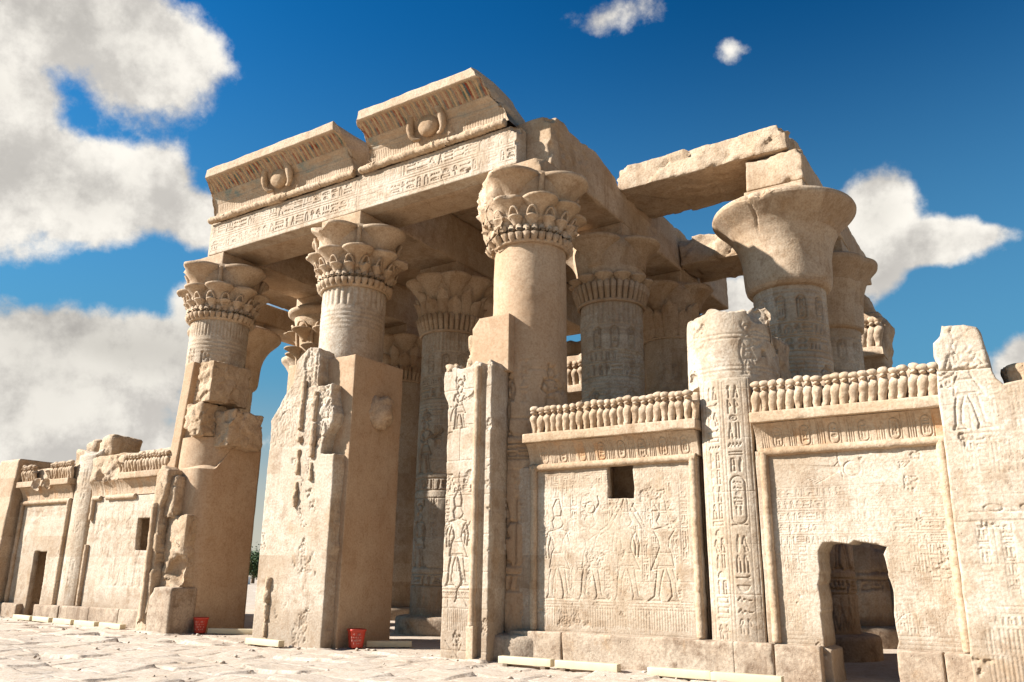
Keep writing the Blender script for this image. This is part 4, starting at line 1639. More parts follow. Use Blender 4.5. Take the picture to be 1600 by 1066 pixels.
G_SLAB = 'flat roofing slabs laid across the beams'
beam('roof_slab', 'sunlit thick slab spanning high from the jagged beam to the bell capital block', 'roof slab', 6.0, 10.42, 3.38, 5.5, 11.35, 12.03, .06, 91, None, group=G_SLAB, rough=.03, chip=.12, mat=M_ROUGH,
     bites=(((6.0, 3.2, 12.3), .55), ((10.75, 3.3, 12.1), .55), ((8.7, 3.3, 12.25), .22), ((10.6, 3.1, 11.5), .35)))
beam('roof_slab', 'low sunlit slab behind the bell capital touching the far part of the jagged beam', 'roof slab', 6.12, 9.40, 7.4, 9.2, 10.55, 11.42, .07, 92, None, group=G_SLAB, rough=.05, chip=.2, mat=M_ROUGH,
     bites=(((6.3, 7.2, 11.6), .4),))
for k, (x0, x1) in enumerate(((-4.9, -.3), (.3, 4.95))):
    for q, (y0, y1) in enumerate(((1.35, 3.4), (3.43, 5.6), (5.63, 8.0), (8.03, 10.2), (10.23, 12.4))):
        if k == 1 and q == 0:
            y0 = 2.0
        if k == 0 and q == 3:
            continue
        beam('roof_slab', 'ceiling slab in shade over the ' + ('left' if k == 0 else 'right') + ' portal aisle', 'roof slab', x0, x1, y0, y1, 11.93, 12.4, .2, 100 + k * 10 + q, None, group=G_SLAB)
for q, (y0, y1) in enumerate(((3.4, 5.6), (5.63, 8.0), (8.03, 10.2))):
    beam('roof_slab', 'ceiling slab in shade over the far left aisle', 'roof slab', -9.3, -6.12, y0, y1, 11.3, 11.7, .2, 120 + q, None, group=G_SLAB)

# ---------------------------------------------------------------- screen walls

def uraeus_mesh(seed):
    """Rearing cobra with hood and sun disc, seen from the front."""
    bag = Bag()
    zs = np.linspace(0, .46, 18)
    w = np.interp(zs, [0, .06, .16, .26, .33, .38, .41, .46], [.054, .061, .070, .077, .074, .064, .056, .050])
    yo = np.interp(zs, [0, .08, .18, .28, .34, .39, .43, .46], [.01, .0, -.035, -.075, -.075, -.04, -.015, -.02])
    xo = np.interp(zs, [0, .15, .33, .46], [-.022, -.012, .008, .0])
    dp = np.interp(zs, [0, .15, .3, .38, .46], [.05, .06, .06, .05, .04])
    th = np.linspace(0, 2 * math.pi, 16, endpoint=False)
    V = np.stack([xo[:, None] + w[:, None] * np.cos(th), yo[:, None] + dp[:, None] * np.sin(th), zs[:, None] + 0 * th], -1).reshape(-1, 3)
    bag.add(V, grid_faces(16, 18, True))
    V, F = ellipsoid((0, -.085, .425), .046, .085, .036, 12, 8)
    bag.add(V, F)
    V, F = ellipsoid((0, -.085, .505), .086, .072, .066, 16, 10)
    bag.add(V, F)
    V, F = bag.out()
    V = V + (.016 * fbm(V + seed * 3.3, .12, 3, seed))[:, None] * np.array([1, 1, .6])
    return V, F


UR = []


def add_uraei(par, x0, x1, y, z, n, M, skip=(), headless=(), s=1.0):
    if not UR:
        for k in range(8):
            V, F = uraeus_mesh(k)
            o = mesh('uraeus', V, F, M, None)
            UR.append(o.data)
            bpy.data.objects.remove(o)
        V, F = uraeus_mesh(9)
        V = V[V[:, 2] > -1]
        V[:, 2] = np.minimum(V[:, 2], .30 + .03 * np.sin(V[:, 0] * 60))
        o = mesh('uraeus', V, F, M, None)
        UR.append(o.data)
        bpy.data.objects.remove(o)
    R = random.Random(int(x0 * 100))
    base = worldloc(par)
    for k in range(n):
        if k in skip:
            continue
        x = x0 + (k + .5) * (x1 - x0) / n
        me = UR[8] if k in headless else R.choice(UR[:8])
        o = bpy.data.objects.new('uraeus', me)
        o.parent = par
        o.location = Vector((x - base[0], y - base[1] + R.uniform(-.01, .01), z - base[2]))
        o.rotation_euler = (0, .10 + R.uniform(-.05, .05), R.uniform(-.12, .12))
        o.scale = (s * R.uniform(.98, 1.10), s, s * R.uniform(.90, .99))
        COL.objects.link(o)


def torus_bar(pts, r, seed, wrap=True):
    P = np.array(pts, np.float32)
    L = np.linalg.norm(P[1] - P[0])
    n = int(L / .03)
    tt = np.linspace(0, 1, n + 1)[:, None]
    Q = P[0] + (P[1] - P[0]) * tt
    V, F = tube(Q, r, 14, True)
    ax = (P[1] - P[0]) / L
    s = (V - P[0]) @ ax
    c = P[0] + s[:, None] * ax
    d = V - c
    ang = np.arctan2(d[:, 1], d @ np.cross(ax, [0, 1, 0]))
    if wrap:
        w = np.clip(1 - np.abs(np.sin(s * 14 + ang * .5)) / .18, 0, 1)
        d = d * (1 - .16 * w)[:, None]
    d = d * (1 + .16 * fbm(V, .2, 4, seed))[:, None]
    return c + d, tri_fix(F)


def screen_wall(label, x0, x1, tx0, tx1, art, hole, holeargs, res, seed, plinths, ur, ledge=None, cart=True, z_tor=3.48, bars=None, frieze_bites=(), back_top=4.71):
    t = thing('screen_wall', label, 'screen wall', ((x0 + x1) / 2, -.75, gz((x0 + x1) / 2)), 'carved screen walls between the columns')
    dark = x0 < 10
    V, F = slab([(x0, -.25), (x1, -.25), (x1, 3.56), (x0, 3.56)], [hole], res, fr_front(-.77), .16 if dark else .80, art, .02, .01, .005, .004, seed, None, **holeargs)
    mesh('wall_panel', V, F, M_CARVED, t)
    if dark:
        # behind the thin face stone, widened cavity and added block keep light out
        hx0, hx1 = min(p[0] for p in hole), max(p[0] for p in hole)
        hz0, hz1 = min(p[1] for p in hole), max(p[1] for p in hole)
        big = [(hx0 - .30, max(-.24, hz0 - .25)), (hx1 + .25, max(-.24, hz0 - .25)), (hx1 + .25, hz1 + .12), (hx0 - .30, hz1 + .12)]
        V, F = slab([(x0 + .01, -.25), (x1 - .01, -.25), (x1 - .01, 3.55), (x0 + .01, 3.55)], [big], .08, fr_front(-.605), .75, None, .02, .01, .005, .004, seed)
        mesh('wall_core', V, F, M_STONE, t)
        V, F = rock(hx0 - .6, hx1 + .6, .15, .5, max(-.28, hz0 - .5), hz1 + .4, .1, .02, .01, .02, seed + 77)
        mesh('light_blocker', V, F, M_STONE, t)
    # hollow cornice with cartouches
    cx0, cx1 = tx0 - .04, tx1 + .05
    cv = Cv(cx0, cx1, 3.5, 4.05, .008)
    R = random.Random(seed)
    T = None
    n = int((cx1 - cx0) / .42)
    for k in range(n):
        x = cx0 + .12 + k * (cx1 - cx0 - .2) / n
        for m in range(4):
            cv.line([(x + m * .035, 3.55), (x + m * .035, 4.02)], .010, .014)
        cartouche(cv, x + .18, x + .33, 3.60, 3.93, .018, .012, R)
        cv.line([(x + .36, 3.55), (x + .36, 4.0)], .01, .012)
    cv.wear(seed + 2, -.1)

    def curve(P):
        k = np.clip((P[:, 2] - 3.56) / .44, 0, 1)
        fr = P[:, 1] < -.5
        P[:, 1] -= np.where(fr, .17 * k ** 2.4, 0)
        return P
    V, F = rock(cx0, cx1, -.79, -.25, 3.565, 4.0, res * .9, .008, .004, .01, seed + 1, front=cv, warp=curve)
    T = np.zeros((len(V), 4), np.float32)
    fr = V[:, 1] < -.7
    pk = (np.floor((V[:, 0] - cx0) / .42 * 2).astype(int) % 2 == 1) & fr
    T[pk, :3] = (.42, .19, .06)
    T[pk, 3] = np.clip(fbm(V[pk], .35, 3, seed) * .8 + .12, 0, .6)
    mesh('cornice', V, F, M_PAINTED, t, True, T)
    # roll moulding frame
    mb = Bag()
    zt = z_tor + .05
    segs = bars or [((tx0 + .07, -.80, .5), (tx0 + .07, -.80, zt)), ((tx1 - .07, -.80, .5), (tx1 - .07, -.80, zt)), ((tx0, -.80, zt), (tx1, -.80, zt))]
    for k, (a, b) in enumerate(segs):
        V, F = torus_bar((a, b), .072, seed + k)
        mesh('roll_moulding', V, F, M_STONE, t)
    # ledge and frieze backing
    lx0, lx1 = ledge or (cx0 - .02, cx1 + .06)
    V, F = rock(lx0, lx1, -1.06, -.25, 4.003, 4.185, .035, .02, .008, .05, seed + 4)
    for c, r in frieze_bites:
        V = bite(V, c, r, seed, .9)
    lo = mesh('ledge', V, F, M_STONE, t)
    V, F = rock(lx0 + .03, lx1 - .02, -.80, -.25, 4.18, back_top, .035, .03, .012, .06, seed + 5)
    for c, r in frieze_bites:
        V = bite(V, c, r, seed, .9)
    mesh('frieze_backing', V, F, M_STONE, t)
    ua, ub, n, skip, headless = ur
    add_uraei(t, ua, ub, -.90, 4.185, n, M_STONE, skip, headless)
    # plinth blocks
    for k, (pa, pb) in enumerate(plinths):
        V, F = rock(pa, pb, -.98, -.3, -.3, .49, .04, .03, .012, .06, seed + 20 + k)
        mesh('plinth', V, F, M_PLINTH, t)
    return t


def art_window_wall(x0, x1, ax, bx, seed, flip=1, res=.007, d=1.0):
    cv = Cv(x0, x1, -.3, 3.6, res)
    R = random.Random(seed)
    joints(cv, .44, .008, .014, seed, .5)
    zc = .98
    # dado of thin reeds
    n = int((bx - ax - .3) / .05)
    for k in range(n):
        x = ax + .18 + k * .05
        cv.line([(x, .60), (x, .94)], .009, .010)
    for z in (.97, 1.02, 1.06):
        cv.line([(ax + .14, z), (bx - .14, z)], .010, .012)
    W = bx - ax - .3
    xs = [ax + .15 + W * f for f in (.13, .36, .60, .84)]
    spec = [(1, 'down', 'tall'), (1, 'pour', 'disc'), (1, 'down', 'atef'), (-1, 'pour', 'atef')]
    for x, (fl, arm, cr) in zip(xs, spec):
        figure(cv, x, 1.08, 1.62, fl * flip, .026 * d, .017, cr, arm, R)
    for k, f in enumerate((.02, .22, .29, .48, .73, .945)):
        x = ax + .16 + W * f
        text_col(cv, x, x + .13, 1.7 if k % 2 else 2.3, 3.3, .018 * d, .013, True, R)
    for k in range(13):
        x = ax + .18 + W * k / 13
        text_col(cv, x, x + .15, 2.88 + .25 * R.random(), 3.36, .016 * d, .011, True, R)
    for k in range(16):
        x = ax + .2 + W * k / 16
        text_col(cv, x, x + .11, 1.15 + R.random(), 2.0 + R.random() * .7, .016 * d, .010, True, R)
    cv.line([(ax + .15, 3.36), (bx - .15, 3.36)], .01, .012)
    for side in (x0 + .02, bx + .06):
        if side + .16 < x1:
            text_col(cv, side, side + .16, .6, 3.4, .014 * d, .013, True, R)
    cracks(cv, 8, seed)
    cv.D *= .62
    cv.wear(seed, -.15, .8)
    cv.flake(seed + 1, .014, .5, .5)
    return cv


def art_door_wall(x0, x1, ax, bx, seed, res=.007):
    cv = Cv(x0, x1, -.3, 3.6, res)
    R = random.Random(seed)
    joints(cv, .62, .008, .010, seed, .5)
    a, b = ax + .18, bx - .18
    xm = (a + b) / 2
    cv.ell(xm, 3.18, .13, .12, .018, .03)
    for s in (-1, 1):
        for k in range(16):
            L = 1.05 - .012 * k
            cv.line([(xm + s * .16, 3.22 - .003 * k), (xm + s * (L - .02 * k), 3.30 - .022 * k)], .010, .020)
        cv.line([(xm + s * .15, 3.06), (xm + s * .2, 3.3), (xm + s * .28, 3.22)], .012, .02)
    z = 2.92
    while z > 2.1:
        text_row(cv, a, b, z - .15, z, .016, .011, True, R)
        z -= .19
    for k in range(6):
        x = a + .03 + k * .13
        if x + .13 < 11.2 or x0 < 0:
            text_col(cv, x, x + .12, .72, 2.0, .014, .010, True, R)
    for k in range(7):
        x = b - .92 + k * .13
        text_col(cv, x, x + .12, .72, 2.0, .014, .010, True, R)
    for zz in (.56, .62, .68):
        cv.line([(a, zz), (b, zz)], .009, .010)
    for side in (x0 + .01, bx + .05):
        if side + .12 < x1:
            cv.line([(side + .02, .5), (side + .02, 3.4)], .01, .012)
            cv.ell(side + .07, 3.55, .04, .12, .012, .014)
    cracks(cv, 8, seed)
    cv.D *= .55
    cv.wear(seed, 0.0, .7)
    cv.flake(seed + 1, .012, .5, .55)
    return cv


XA, XB, XC, XD = 6.0, 9.335, 10.55, 13.36
screen_wall('sunlit screen wall with a small square window above carved royal figures', 5.62, 9.385, XA - .05, XB + .05, art_window_wall(5.62, 9.50, XA, XB, 201),
            [(7.63, 2.88), (8.14, 2.86), (8.15, 3.47), (7.62, 3.50)], dict(hole_amp=.03), .0095, 201,
            [(5.55, 6.72), (6.73, 9.92)], (6.03, 9.52, 24, (), (23,)))
screen_wall('sunlit screen wall pierced by a tall ragged doorway at the far right', 10.42, 13.42, XC - .05, XD - .03, art_door_wall(10.33, 13.42, XC, XD, 202),
            [(11.42, -.4), (11.38, .42), (11.27, .46), (11.30, 1.0), (11.26, 1.40), (11.29, 1.55), (11.30, 1.75), (11.32, 1.90), (11.40, 2.03),
             (11.55, 2.05), (11.8, 2.02), (11.88, 2.07), (12.0, 2.04), (12.2, 2.02), (12.34, 1.96), (12.28, 1.85), (12.33, 1.6), (12.36, 1.3), (12.33, .95), (12.36, .6), (12.33, .45), (12.31, -.4)],
            dict(hole_amp=.03), .0095, 202, [(9.91, 10.55), (10.56, 11.27), (12.35, 12.95), (12.96, 13.6)], (10.47, 13.34, 20, (), ()))
screen_wall('weathered screen wall with a dark square window beside the left portal', -9.385, -5.62, -XB - .05, -XA + .05, art_window_wall(-9.50, -5.62, -XB, -XA, 203, -1, .014, 1.2),
            [(-6.95, 2.02), (-6.31, 2.02), (-6.33, 2.9), (-6.99, 2.9)], dict(hole_amp=.02), .030, 203,
            [(-9.9, -8.4), (-8.39, -7.0), (-6.99, -5.55)], (-9.4, -5.7, 26, tuple(range(0, 10)), (10, 11)), ledge=(-7.75, -5.62), back_top=4.62,
            bars=[((-9.27, -.80, .5), (-9.27, -.80, 2.2)), ((-9.27, -.80, 2.9), (-9.27, -.80, 3.53)), ((-9.3, -.80, 3.53), (-8.9, -.8, 3.53)), ((-8.6, -.80, 3.53), (-7.2, -.8, 3.53)), ((-6.07, -.80, .5), (-6.07, -.80, 3.0))])
screen_wall('weathered screen wall with a narrow dark doorway at the far left', -13.42, -10.42, -XD + .03, -XC + .05, art_door_wall(-13.42, -10.33, -XD, -XC, 204, .014),
            [(-12.15, -.4), (-11.35, -.4), (-11.42, 1.0), (-11.45, 2.03), (-12.15, 2.03)], dict(hole_amp=.03), .030, 204,
            [(-13.6, -12.3), (-11.3, -9.95)], (-13.3, -10.4, 22, (6, 7, 8, 9, 10), (5, 11, 12)), back_top=4.6,
            frieze_bites=(((-12.2, -1.1, 4.1), .25), ((-11.6, -1.1, 4.05), .22)))


def leftover_left_wall():
    """Frieze remains on the left window wall: a rough band whose snake heads alone survive."""
    V, F = rock(-9.45, -7.7, -.95, -.3, 4.0, 4.75, .05, .08, .05, .15, 230)
    V = bite(V, (-8.9, -1.1, 4.15), .35, 3, .9)
    V = bite(V, (-8.2, -1.12, 4.3), .3, 4, .9)
    o = mesh('stone_block', V, F, M_ROUGH)
    tag(o, 'rough broken frieze block on the left window wall below the boulders', 'stone block')
    V, F = rock(-11.7, -10.9, -.2, .5, 4.6, 5.2, .07, .05, .03, .1, 231)
    o = mesh('stone_block', V, F, M_ROUGH)
    tag(o, 'small dark square block standing on top of the far left doorway wall', 'stone block')
    V, F = rock(-9.4, -5.6, -.8, -.25, 4.6, 4.82, .05, .05, .04, .1, 232)
    o = mesh('coping_stone', V, F, M_ROUGH)
    tag(o, 'long worn coping stone along the top of the left window wall', 'coping')


leftover_left_wall()

# ---------------------------------------------------------------- corner piers (antae) and side walls

def build_antae():
    R = random.Random(33)
    cv = Cv(13.2, 16.2, -.4, 5.5, .010)
    joints(cv, .58, .009, .012, 33, 0)
    a = 13.55
    for z in (3.55, 2.42, 2.3, 1.05):
        cv.line([(a, z), (16.2, z)], .012, .014)
    for k in range(14):
        x = a + .02 + k * .17
        text_col(cv, x, x + .15, 2.95, 3.5, .022, .013, True, R)
    text_row(cv, a, 16, 2.66, 2.88, .02, .012, True, R)
    for k in range(9):
        x = a + .05 + k * .30
        text_col(cv, x, x + .14, 1.3, 2.25, .018, .012, True, R)
    for k in range(4):
        cv.ell(a + .3 + k * .45, 2.47, .12, .05, .012, .02)
    for k in range(45):
        x = a + k * .055
        cv.line([(x, .55), (x, .85)], .010, .012)
        cv.line([(x, .15), (x, .5)], .010, .012)
    text_row(cv, a, 16, .9, 1.03, .018, .012, True, R)
    figure(cv, 13.72, 3.62, 1.5, 1, .030, .018, 'tall', 'raise', R)
    text_col(cv, 14.0, 14.14, 3.7, 4.35, .022, .013, True, R)
    text_col(cv, 14.25, 14.4, 3.6, 4.2, .022, .013, True, R)
    cv.ell(13.95, 4.7, .3, .45, .02, .03, 16, 1.0, 3.2)
    cv.line([(13.6, 4.75), (13.72, 4.95), (13.66, 4.5), (13.9, 4.62)], .022, .03)
    cracks(cv, 10, 34)
    cv.D *= .75
    cv.wear(35, -.1, .8)
    cv.flake(36, .022, .6, .42)
    t = thing('corner_pier', 'tall carved corner pier at the right edge topped by one upright broken block', 'pier', (14.5, -1, gz(14)), 'corner piers closing the facade')
    V, F = slab([(13.32, -.3), (16.1, -.3), (16.1, 4.28), (14.5, 4.3), (14.2, 4.24), (14.12, 4.34), (14.08, 4.5), (13.36, 4.54), (13.34, 4.2)], [], .012, fr_front(-1.27, .04), 1.1, cv, .03, .02, .008, .012, 33)
    mesh('pier_face', V, F, M_CARVED, t)
    V, F = slab([(13.38, 4.55), (14.06, 4.5), (14.06, 4.7), (14.01, 5.08), (13.97, 5.17), (13.8, 5.24), (13.5, 5.27), (13.46, 5.1), (13.36, 5.0), (13.34, 4.78)], [], .018, fr_front(-1.13, .02), .8, cv, .06, .05, .012, .02, 37)
    V = bite(V, (13.9, -1.2, 5.26), .16, 3, .9)
    mesh('top_block', V, F, M_CARVED, t)
    V, F = rock(14.22, 15.6, -.75, .1, 4.15, 4.62, .04, .08, .05, .12, 38)
    mesh('rear_block', V, F, M_ROUGH, t)
    t = thing('corner_pier', 'plain sloping corner pier at the left edge casting a wide shadow', 'pier', (-14.5, -1, gz(-14)), 'corner piers closing the facade')
    cv2 = Cv(-17, -13.2, -.4, 5.2, .02)
    joints(cv2, .58, .012, .014, 39, 0)
    V, F = slab([(-17, -.3), (-13.45, -.3), (-13.45, 4.95), (-14.6, 4.95), (-15.0, 4.3), (-17, 4.1)], [], .05, fr_front(-1.30, .045), 1.4, cv2, .04, .03, .01, .02, 39)
    mesh('pier_face', V, F, M_STONE, t)
    for s, lab in ((1, 'low side wall of the hall seen through the right doorway'), (-1, 'low side wall closing the left flank of the hall')):
        x0, x1 = (13.55, 14.8) if s > 0 else (-14.8, -13.55)
        cv3 = Cv(-.1, 12.6, -.3, 4.4, .02)
        joints(cv3, .6, .014, .015, 40 + s, 0)
        R2 = random.Random(9)
        for k in range(12):
            figure(cv3, .8 + k * .95, 1.15, 1.6, 1 if k % 2 else -1, .03, .03, 'tall', 'down', R2)
        V, F = rock(x0, x1, .05, 12.4 if s > 0 else 2.4, -.3, 4.2, .05 if s > 0 else .15, .03, .02, .08, 41, left=cv3 if s > 0 else None)
        o = mesh('side_wall', V, F, M_STONE)
        tag(o, lab, 'wall')


build_antae()


def build_rear_wall():
    t = thing('rear_wall', 'tall inner wall closing the hall behind all the columns with a snake frieze on top', 'wall', (0, 12.4, 0))
    cv = Cv(-13.6, 13.6, -.3, 10.8, .025)
    joints(cv, .8, .02, .02, 55, 0)
    R = random.Random(55)
    for k in range(24):
        figure(cv, -13 + k * 1.12, 1.15, 1.75, 1 if k % 2 else -1, .045, .045, R.choice(('tall', 'disc', 'atef')), R.choice(('raise', 'down', 'staff')), R)
        figure(cv, -13 + k * 1.12, 4.2, 1.75, 1 if k % 2 else -1, .045, .045, R.choice(('tall', 'disc', 'atef')), R.choice(('raise', 'down', 'staff')), R)
        text_col(cv, -12.5 + k * 1.12, -12.3 + k * 1.12, 1.9, 3.2, .03, .03, True, R)
    for z in (1.05, 1.1, 3.6, 3.7, 6.5, 6.6):
        cv.line([(-13.6, z), (13.6, z)], .03, .03)
    out = [(-12.2, -.3), (13.5, -.3), (13.5, 4.1), (11.5, 4.3), (11.2, 7.2), (10.9, 7.8), (10.85, 8.2), (11.05, 9.3), (10.85, 9.6), (10.3, 10.6), (9.5, 10.6), (9.3, 9.4), (6.3, 9.4), (6.0, 10.4), (2.95, 10.4), (2.85, 9.15), (2.45, 9.1), (2.3, 10.4), (-11.0, 10.4), (-11.4, 9.2), (-11.8, 5.2), (-12.2, 5)]
    holes = [[(-3.6, -.4), (-1.8, -.4), (-1.8, 5.6), (-3.6, 5.6)], [(1.8, -.4), (3.6, -.4), (3.6, 5.6), (1.8, 5.6)]]
    V, F = slab(out, holes, .06, fr_front(12.4), 1.2, cv, .08, .05, .02, .10, 55, side_rough=.08)
    mesh('wall_face', V, F, M_STONE, t)
    for x0, x1 in ((-2.6, 1.6), (9.9, 10.85)):
        V, F = rock(x0, x1, 12.1, 12.9, 8.25, 8.55, .1, .03, .02, .1, 56)
        mesh('ledge', V, F, M_STONE, t)
        add_uraei(t, x0, x1, 12.25, 8.55, max(4, int((x1 - x0) / .26)), M_STONE, s=1.75)
        V, F = rock(x0, x1, 12.32, 12.9, 8.5, 9.75, .1, .06, .04, .15, 57)
        mesh('frieze_backing', V, F, M_ROUGH, t)


build_rear_wall()

# ---------------------------------------------------------------- portal piers

def build_right_jamb():
    """Jamb of the right portal in front of the pale column."""
    R = random.Random(61)
    t = thing('portal_jamb', 'tall carved portal jamb with a round corner moulding in front of the pale column', 'jamb', (4.85, -1.2, gz(5)), 'portal jambs')
    cv = Cv(4.0, 5.6, -.3, 6.2, .009)
    joints(cv, .72, .010, .014, 62, .1)
    figure(cv, 4.66, 1.28, 1.62, 1, .030, .017, 'tall', 'staff', R)
    for z in (1.2, 1.25, 1.04, 3.35, 3.25):
        cv.line([(4.0, z), (5.02, z)], .012, .014)
    for k in range(14):
        cv.ell(4.36 + k * .05, 1.12, .018, .03, .010, .014, 8)
    text_row(cv, 4.3, 5.0, 3.05, 3.22, .02, .013, True, R)
    figure(cv, 4.62, 4.35, .95, 1, .026, .017, 'disc', 'raise', R)
    text_col(cv, 4.32, 4.45, 2.2, 3.0, .016, .012, True, R)
    for k in range(11):
        cv.line([(4.5 + k * .045, .45), (4.5 + k * .045, .85)], .009, .010)
    cracks(cv, 14, 63, .012, .03)
    cv.flake(64, .022, .5, .38)
    cv.rect(5.135, 5.275, .0, 5.9, .11)
    V, F = slab([(4.33, -.3), (5.41, -.3), (5.41, 5.62), (5.34, 5.72), (5.27, 5.66), (5.2, 5.55), (5.12, 5.68), (5.0, 5.72), (4.85, 5.62), (4.62, 5.60), (4.45, 5.66), (4.2, 5.58), (4.17, 5.42), (4.22, 5.1),
                 (4.31, 4.92), (4.32, 4.6)], [], .012, fr_front(-1.45), .62, cv, .022, .014, .006, .012, 61, side_rough=.02)
    mesh('jamb_face', V, F, M_CARVED, t)
    V, F = torus_bar(((5.065, -1.45, .55), (5.065, -1.45, 5.6)), .075, 65, False)
    mesh('roll_moulding', V, F, M_STONE, t)
    V, F = rock(4.98, 5.15, -1.53, -1.36, -.2, .56, .04, .02, .01, .03, 66)
    mesh('moulding_foot', V, F, M_STONE, t)
    V, F = rock(4.40, 5.36, -.86, -.55, -.3, 5.5, .07, .03, .02, .08, 67)
    mesh('jamb_core', V, F, M_ROUGH, t)
    V, F = rock(4.60, 5.52, -1.02, -.35, 5.55, 6.80, .05, .015, .006, .03, 68)
    V[:, 0] += np.where(V[:, 0] < 4.8, .05 * fbm(V, .3, 3, 5) - .18 * np.clip(6.25 - V[:, 2], 0, 1) * 0, 0)
    V = bite(V, (4.52, -1.05, 6.85), .22, 6, .9)
    mesh('upper_block', V, F, M_PLASTER, t)
    V, F = rock(4.42, 4.72, -1.0, -.4, 5.5, 6.45, .05, .08, .03, .1, 69)
    mesh('broken_edge', V, F, M_ROUGH, t)
    V, F = rock(4.22, 4.52, -1.44, -1.1, 5.55, 5.74, .04, .06, .02, .08, 70)
    mesh('loose_slab', V, F, M_ROUGH, t)


build_right_jamb()


def build_double_jamb():
    """The restored pier between the portals with its surviving carved face."""
    R = random.Random(71)
    t = thing('portal_jamb', 'broad restored double pier between the two portals with remains of carving on its front', 'jamb', (.1, -.6, gz(0)), 'portal jambs')
    cv = Cv(-1.3, 1.4, -.3, 6.9, .011)
    # carving only survives along the middle and at the top right
    T = Cv(-1.3, 1.4, -.3, 6.9, .011)
    figure(T, .1, 5.75, .95, 1, .04, .03, 'tall', 'staff', R)
    figure(T, .72, 4.5, 1.2, -1, .045, .03, 'disc', 'down', R)
    text_col(T, .5, .66, 4.4, 5.6, .03, .018, True, R)
    for k in range(4):
        figure(T, -.4 + .45 * k, .6 + k * .9, 1.0, 1, .04, .03, 'atef', 'raise', R)
    cracks(T, 26, 72, .016, .04, .7)
    gx, gzz = np.meshgrid(T.x0 + np.arange(T.w) * T.res, T.z0 + np.arange(T.h) * T.res)
    s4 = (slice(None, None, 3), slice(None, None, 3))
    n = fbm(np.stack([gx[s4].ravel(), gzz[s4].ravel() * .7, gx[s4].ravel() * 0 + 3], 1), .42, 5, 73, .6).reshape(gx[s4].shape)
    n = np.repeat(np.repeat(n, 3, 0), 3, 1)[:T.h, :T.w]
    along = np.exp(-((gx - .38) / .38) ** 2) * .55 + np.where(gzz > 4.3, .75, 0) + np.exp(-((gx + .5) / .3) ** 2 - ((gzz - .7) / .9) ** 2) * .6
    keep = np.clip((n + along - .52) * 9, 0, 1)
    ragged = .045 * np.clip((n + along - .55) * 10, 0, 1) * np.clip(.6 + 1.2 * np.sin(n * 23), 0, 1)
    cv.D = np.where(gzz < 4.3, keep * (T.D * .5 + ragged * .55), T.D * .8 * keep + .25 * ragged)
    V, F = slab([(-1.04, -.3), (1.15, -.3), (1.14, 4.08), (.72, 4.11), (.74, 4.35), (.80, 4.6), (.98, 4.8), (1.02, 5.02), (.93, 5.3), (.90, 5.74), (.42, 5.72), (.41, 6.45), (.36, 6.66), (.05, 6.72), (-.15, 6.6),
                 (-.36, 6.42), (-.42, 5.9), (-.58, 5.72), (-.85, 5.34), (-1.1, 5.02), (-1.06, 4.7)], [], .019, fr_front(-1.45), .55, cv, .03, .02, .008, .03, 71,
                [0, 0.05, 1, 1.2, 1, 1, 1, 1, 1, 1, 1, 1, 1, 1, 1, 1, 1, 1, 1, .3, .3], side_rough=.05)
    mesh('carved_face', V, F, M_CARVED, t)
    # two surviving round mouldings, broken into lengths
    for xm, parts in ((-.02, ((5.9, 4.75), (4.55, 4.40), (4.25, 3.7), (3.5, 2.9))), (.42, ((5.6, 4.9), (4.8, 4.05), (3.9, 3.5))), (-.62, ((1.35, .85), (.8, .1)))):
        for k, (zb_, za_) in enumerate(parts):
            V, F = torus_bar(((xm + .02 * k, -1.46, za_), (xm + .01, -1.46, zb_)), .075 - .006 * k, 75 + k, False)
            V = erode(V, xm, -1.2, .03, 76 + k, .2, .06)
            mesh('moulding_fragment', V, F, M_ROUGH, t)
    V, F = rock(-1.0, 1.27, -1.12, .62, -.3, 6.46, .05, .02, .006, .02, 77)
    V[:, 2] -= np.where(V[:, 2] > 6, .20 * np.clip(V[:, 1] + .6, 0, 2) * 0, 0)
    mesh('render_core', V, F, M_PLASTER, t)
    V, F = ellipsoid((1.22, -.16, 5.28), .34, .40, .44, 36, 24)
    V = V + (V - np.array([1.22, -.16, 5.28])) * (.35 * fbm(V, .4, 4, 78))[:, None]
    V[:, 2] = np.minimum(V[:, 2], 5.60 + .05 * fbm(V, .2, 3, 79))
    mesh('boss_stone', V, F, M_ROUGH, t)


build_double_jamb()


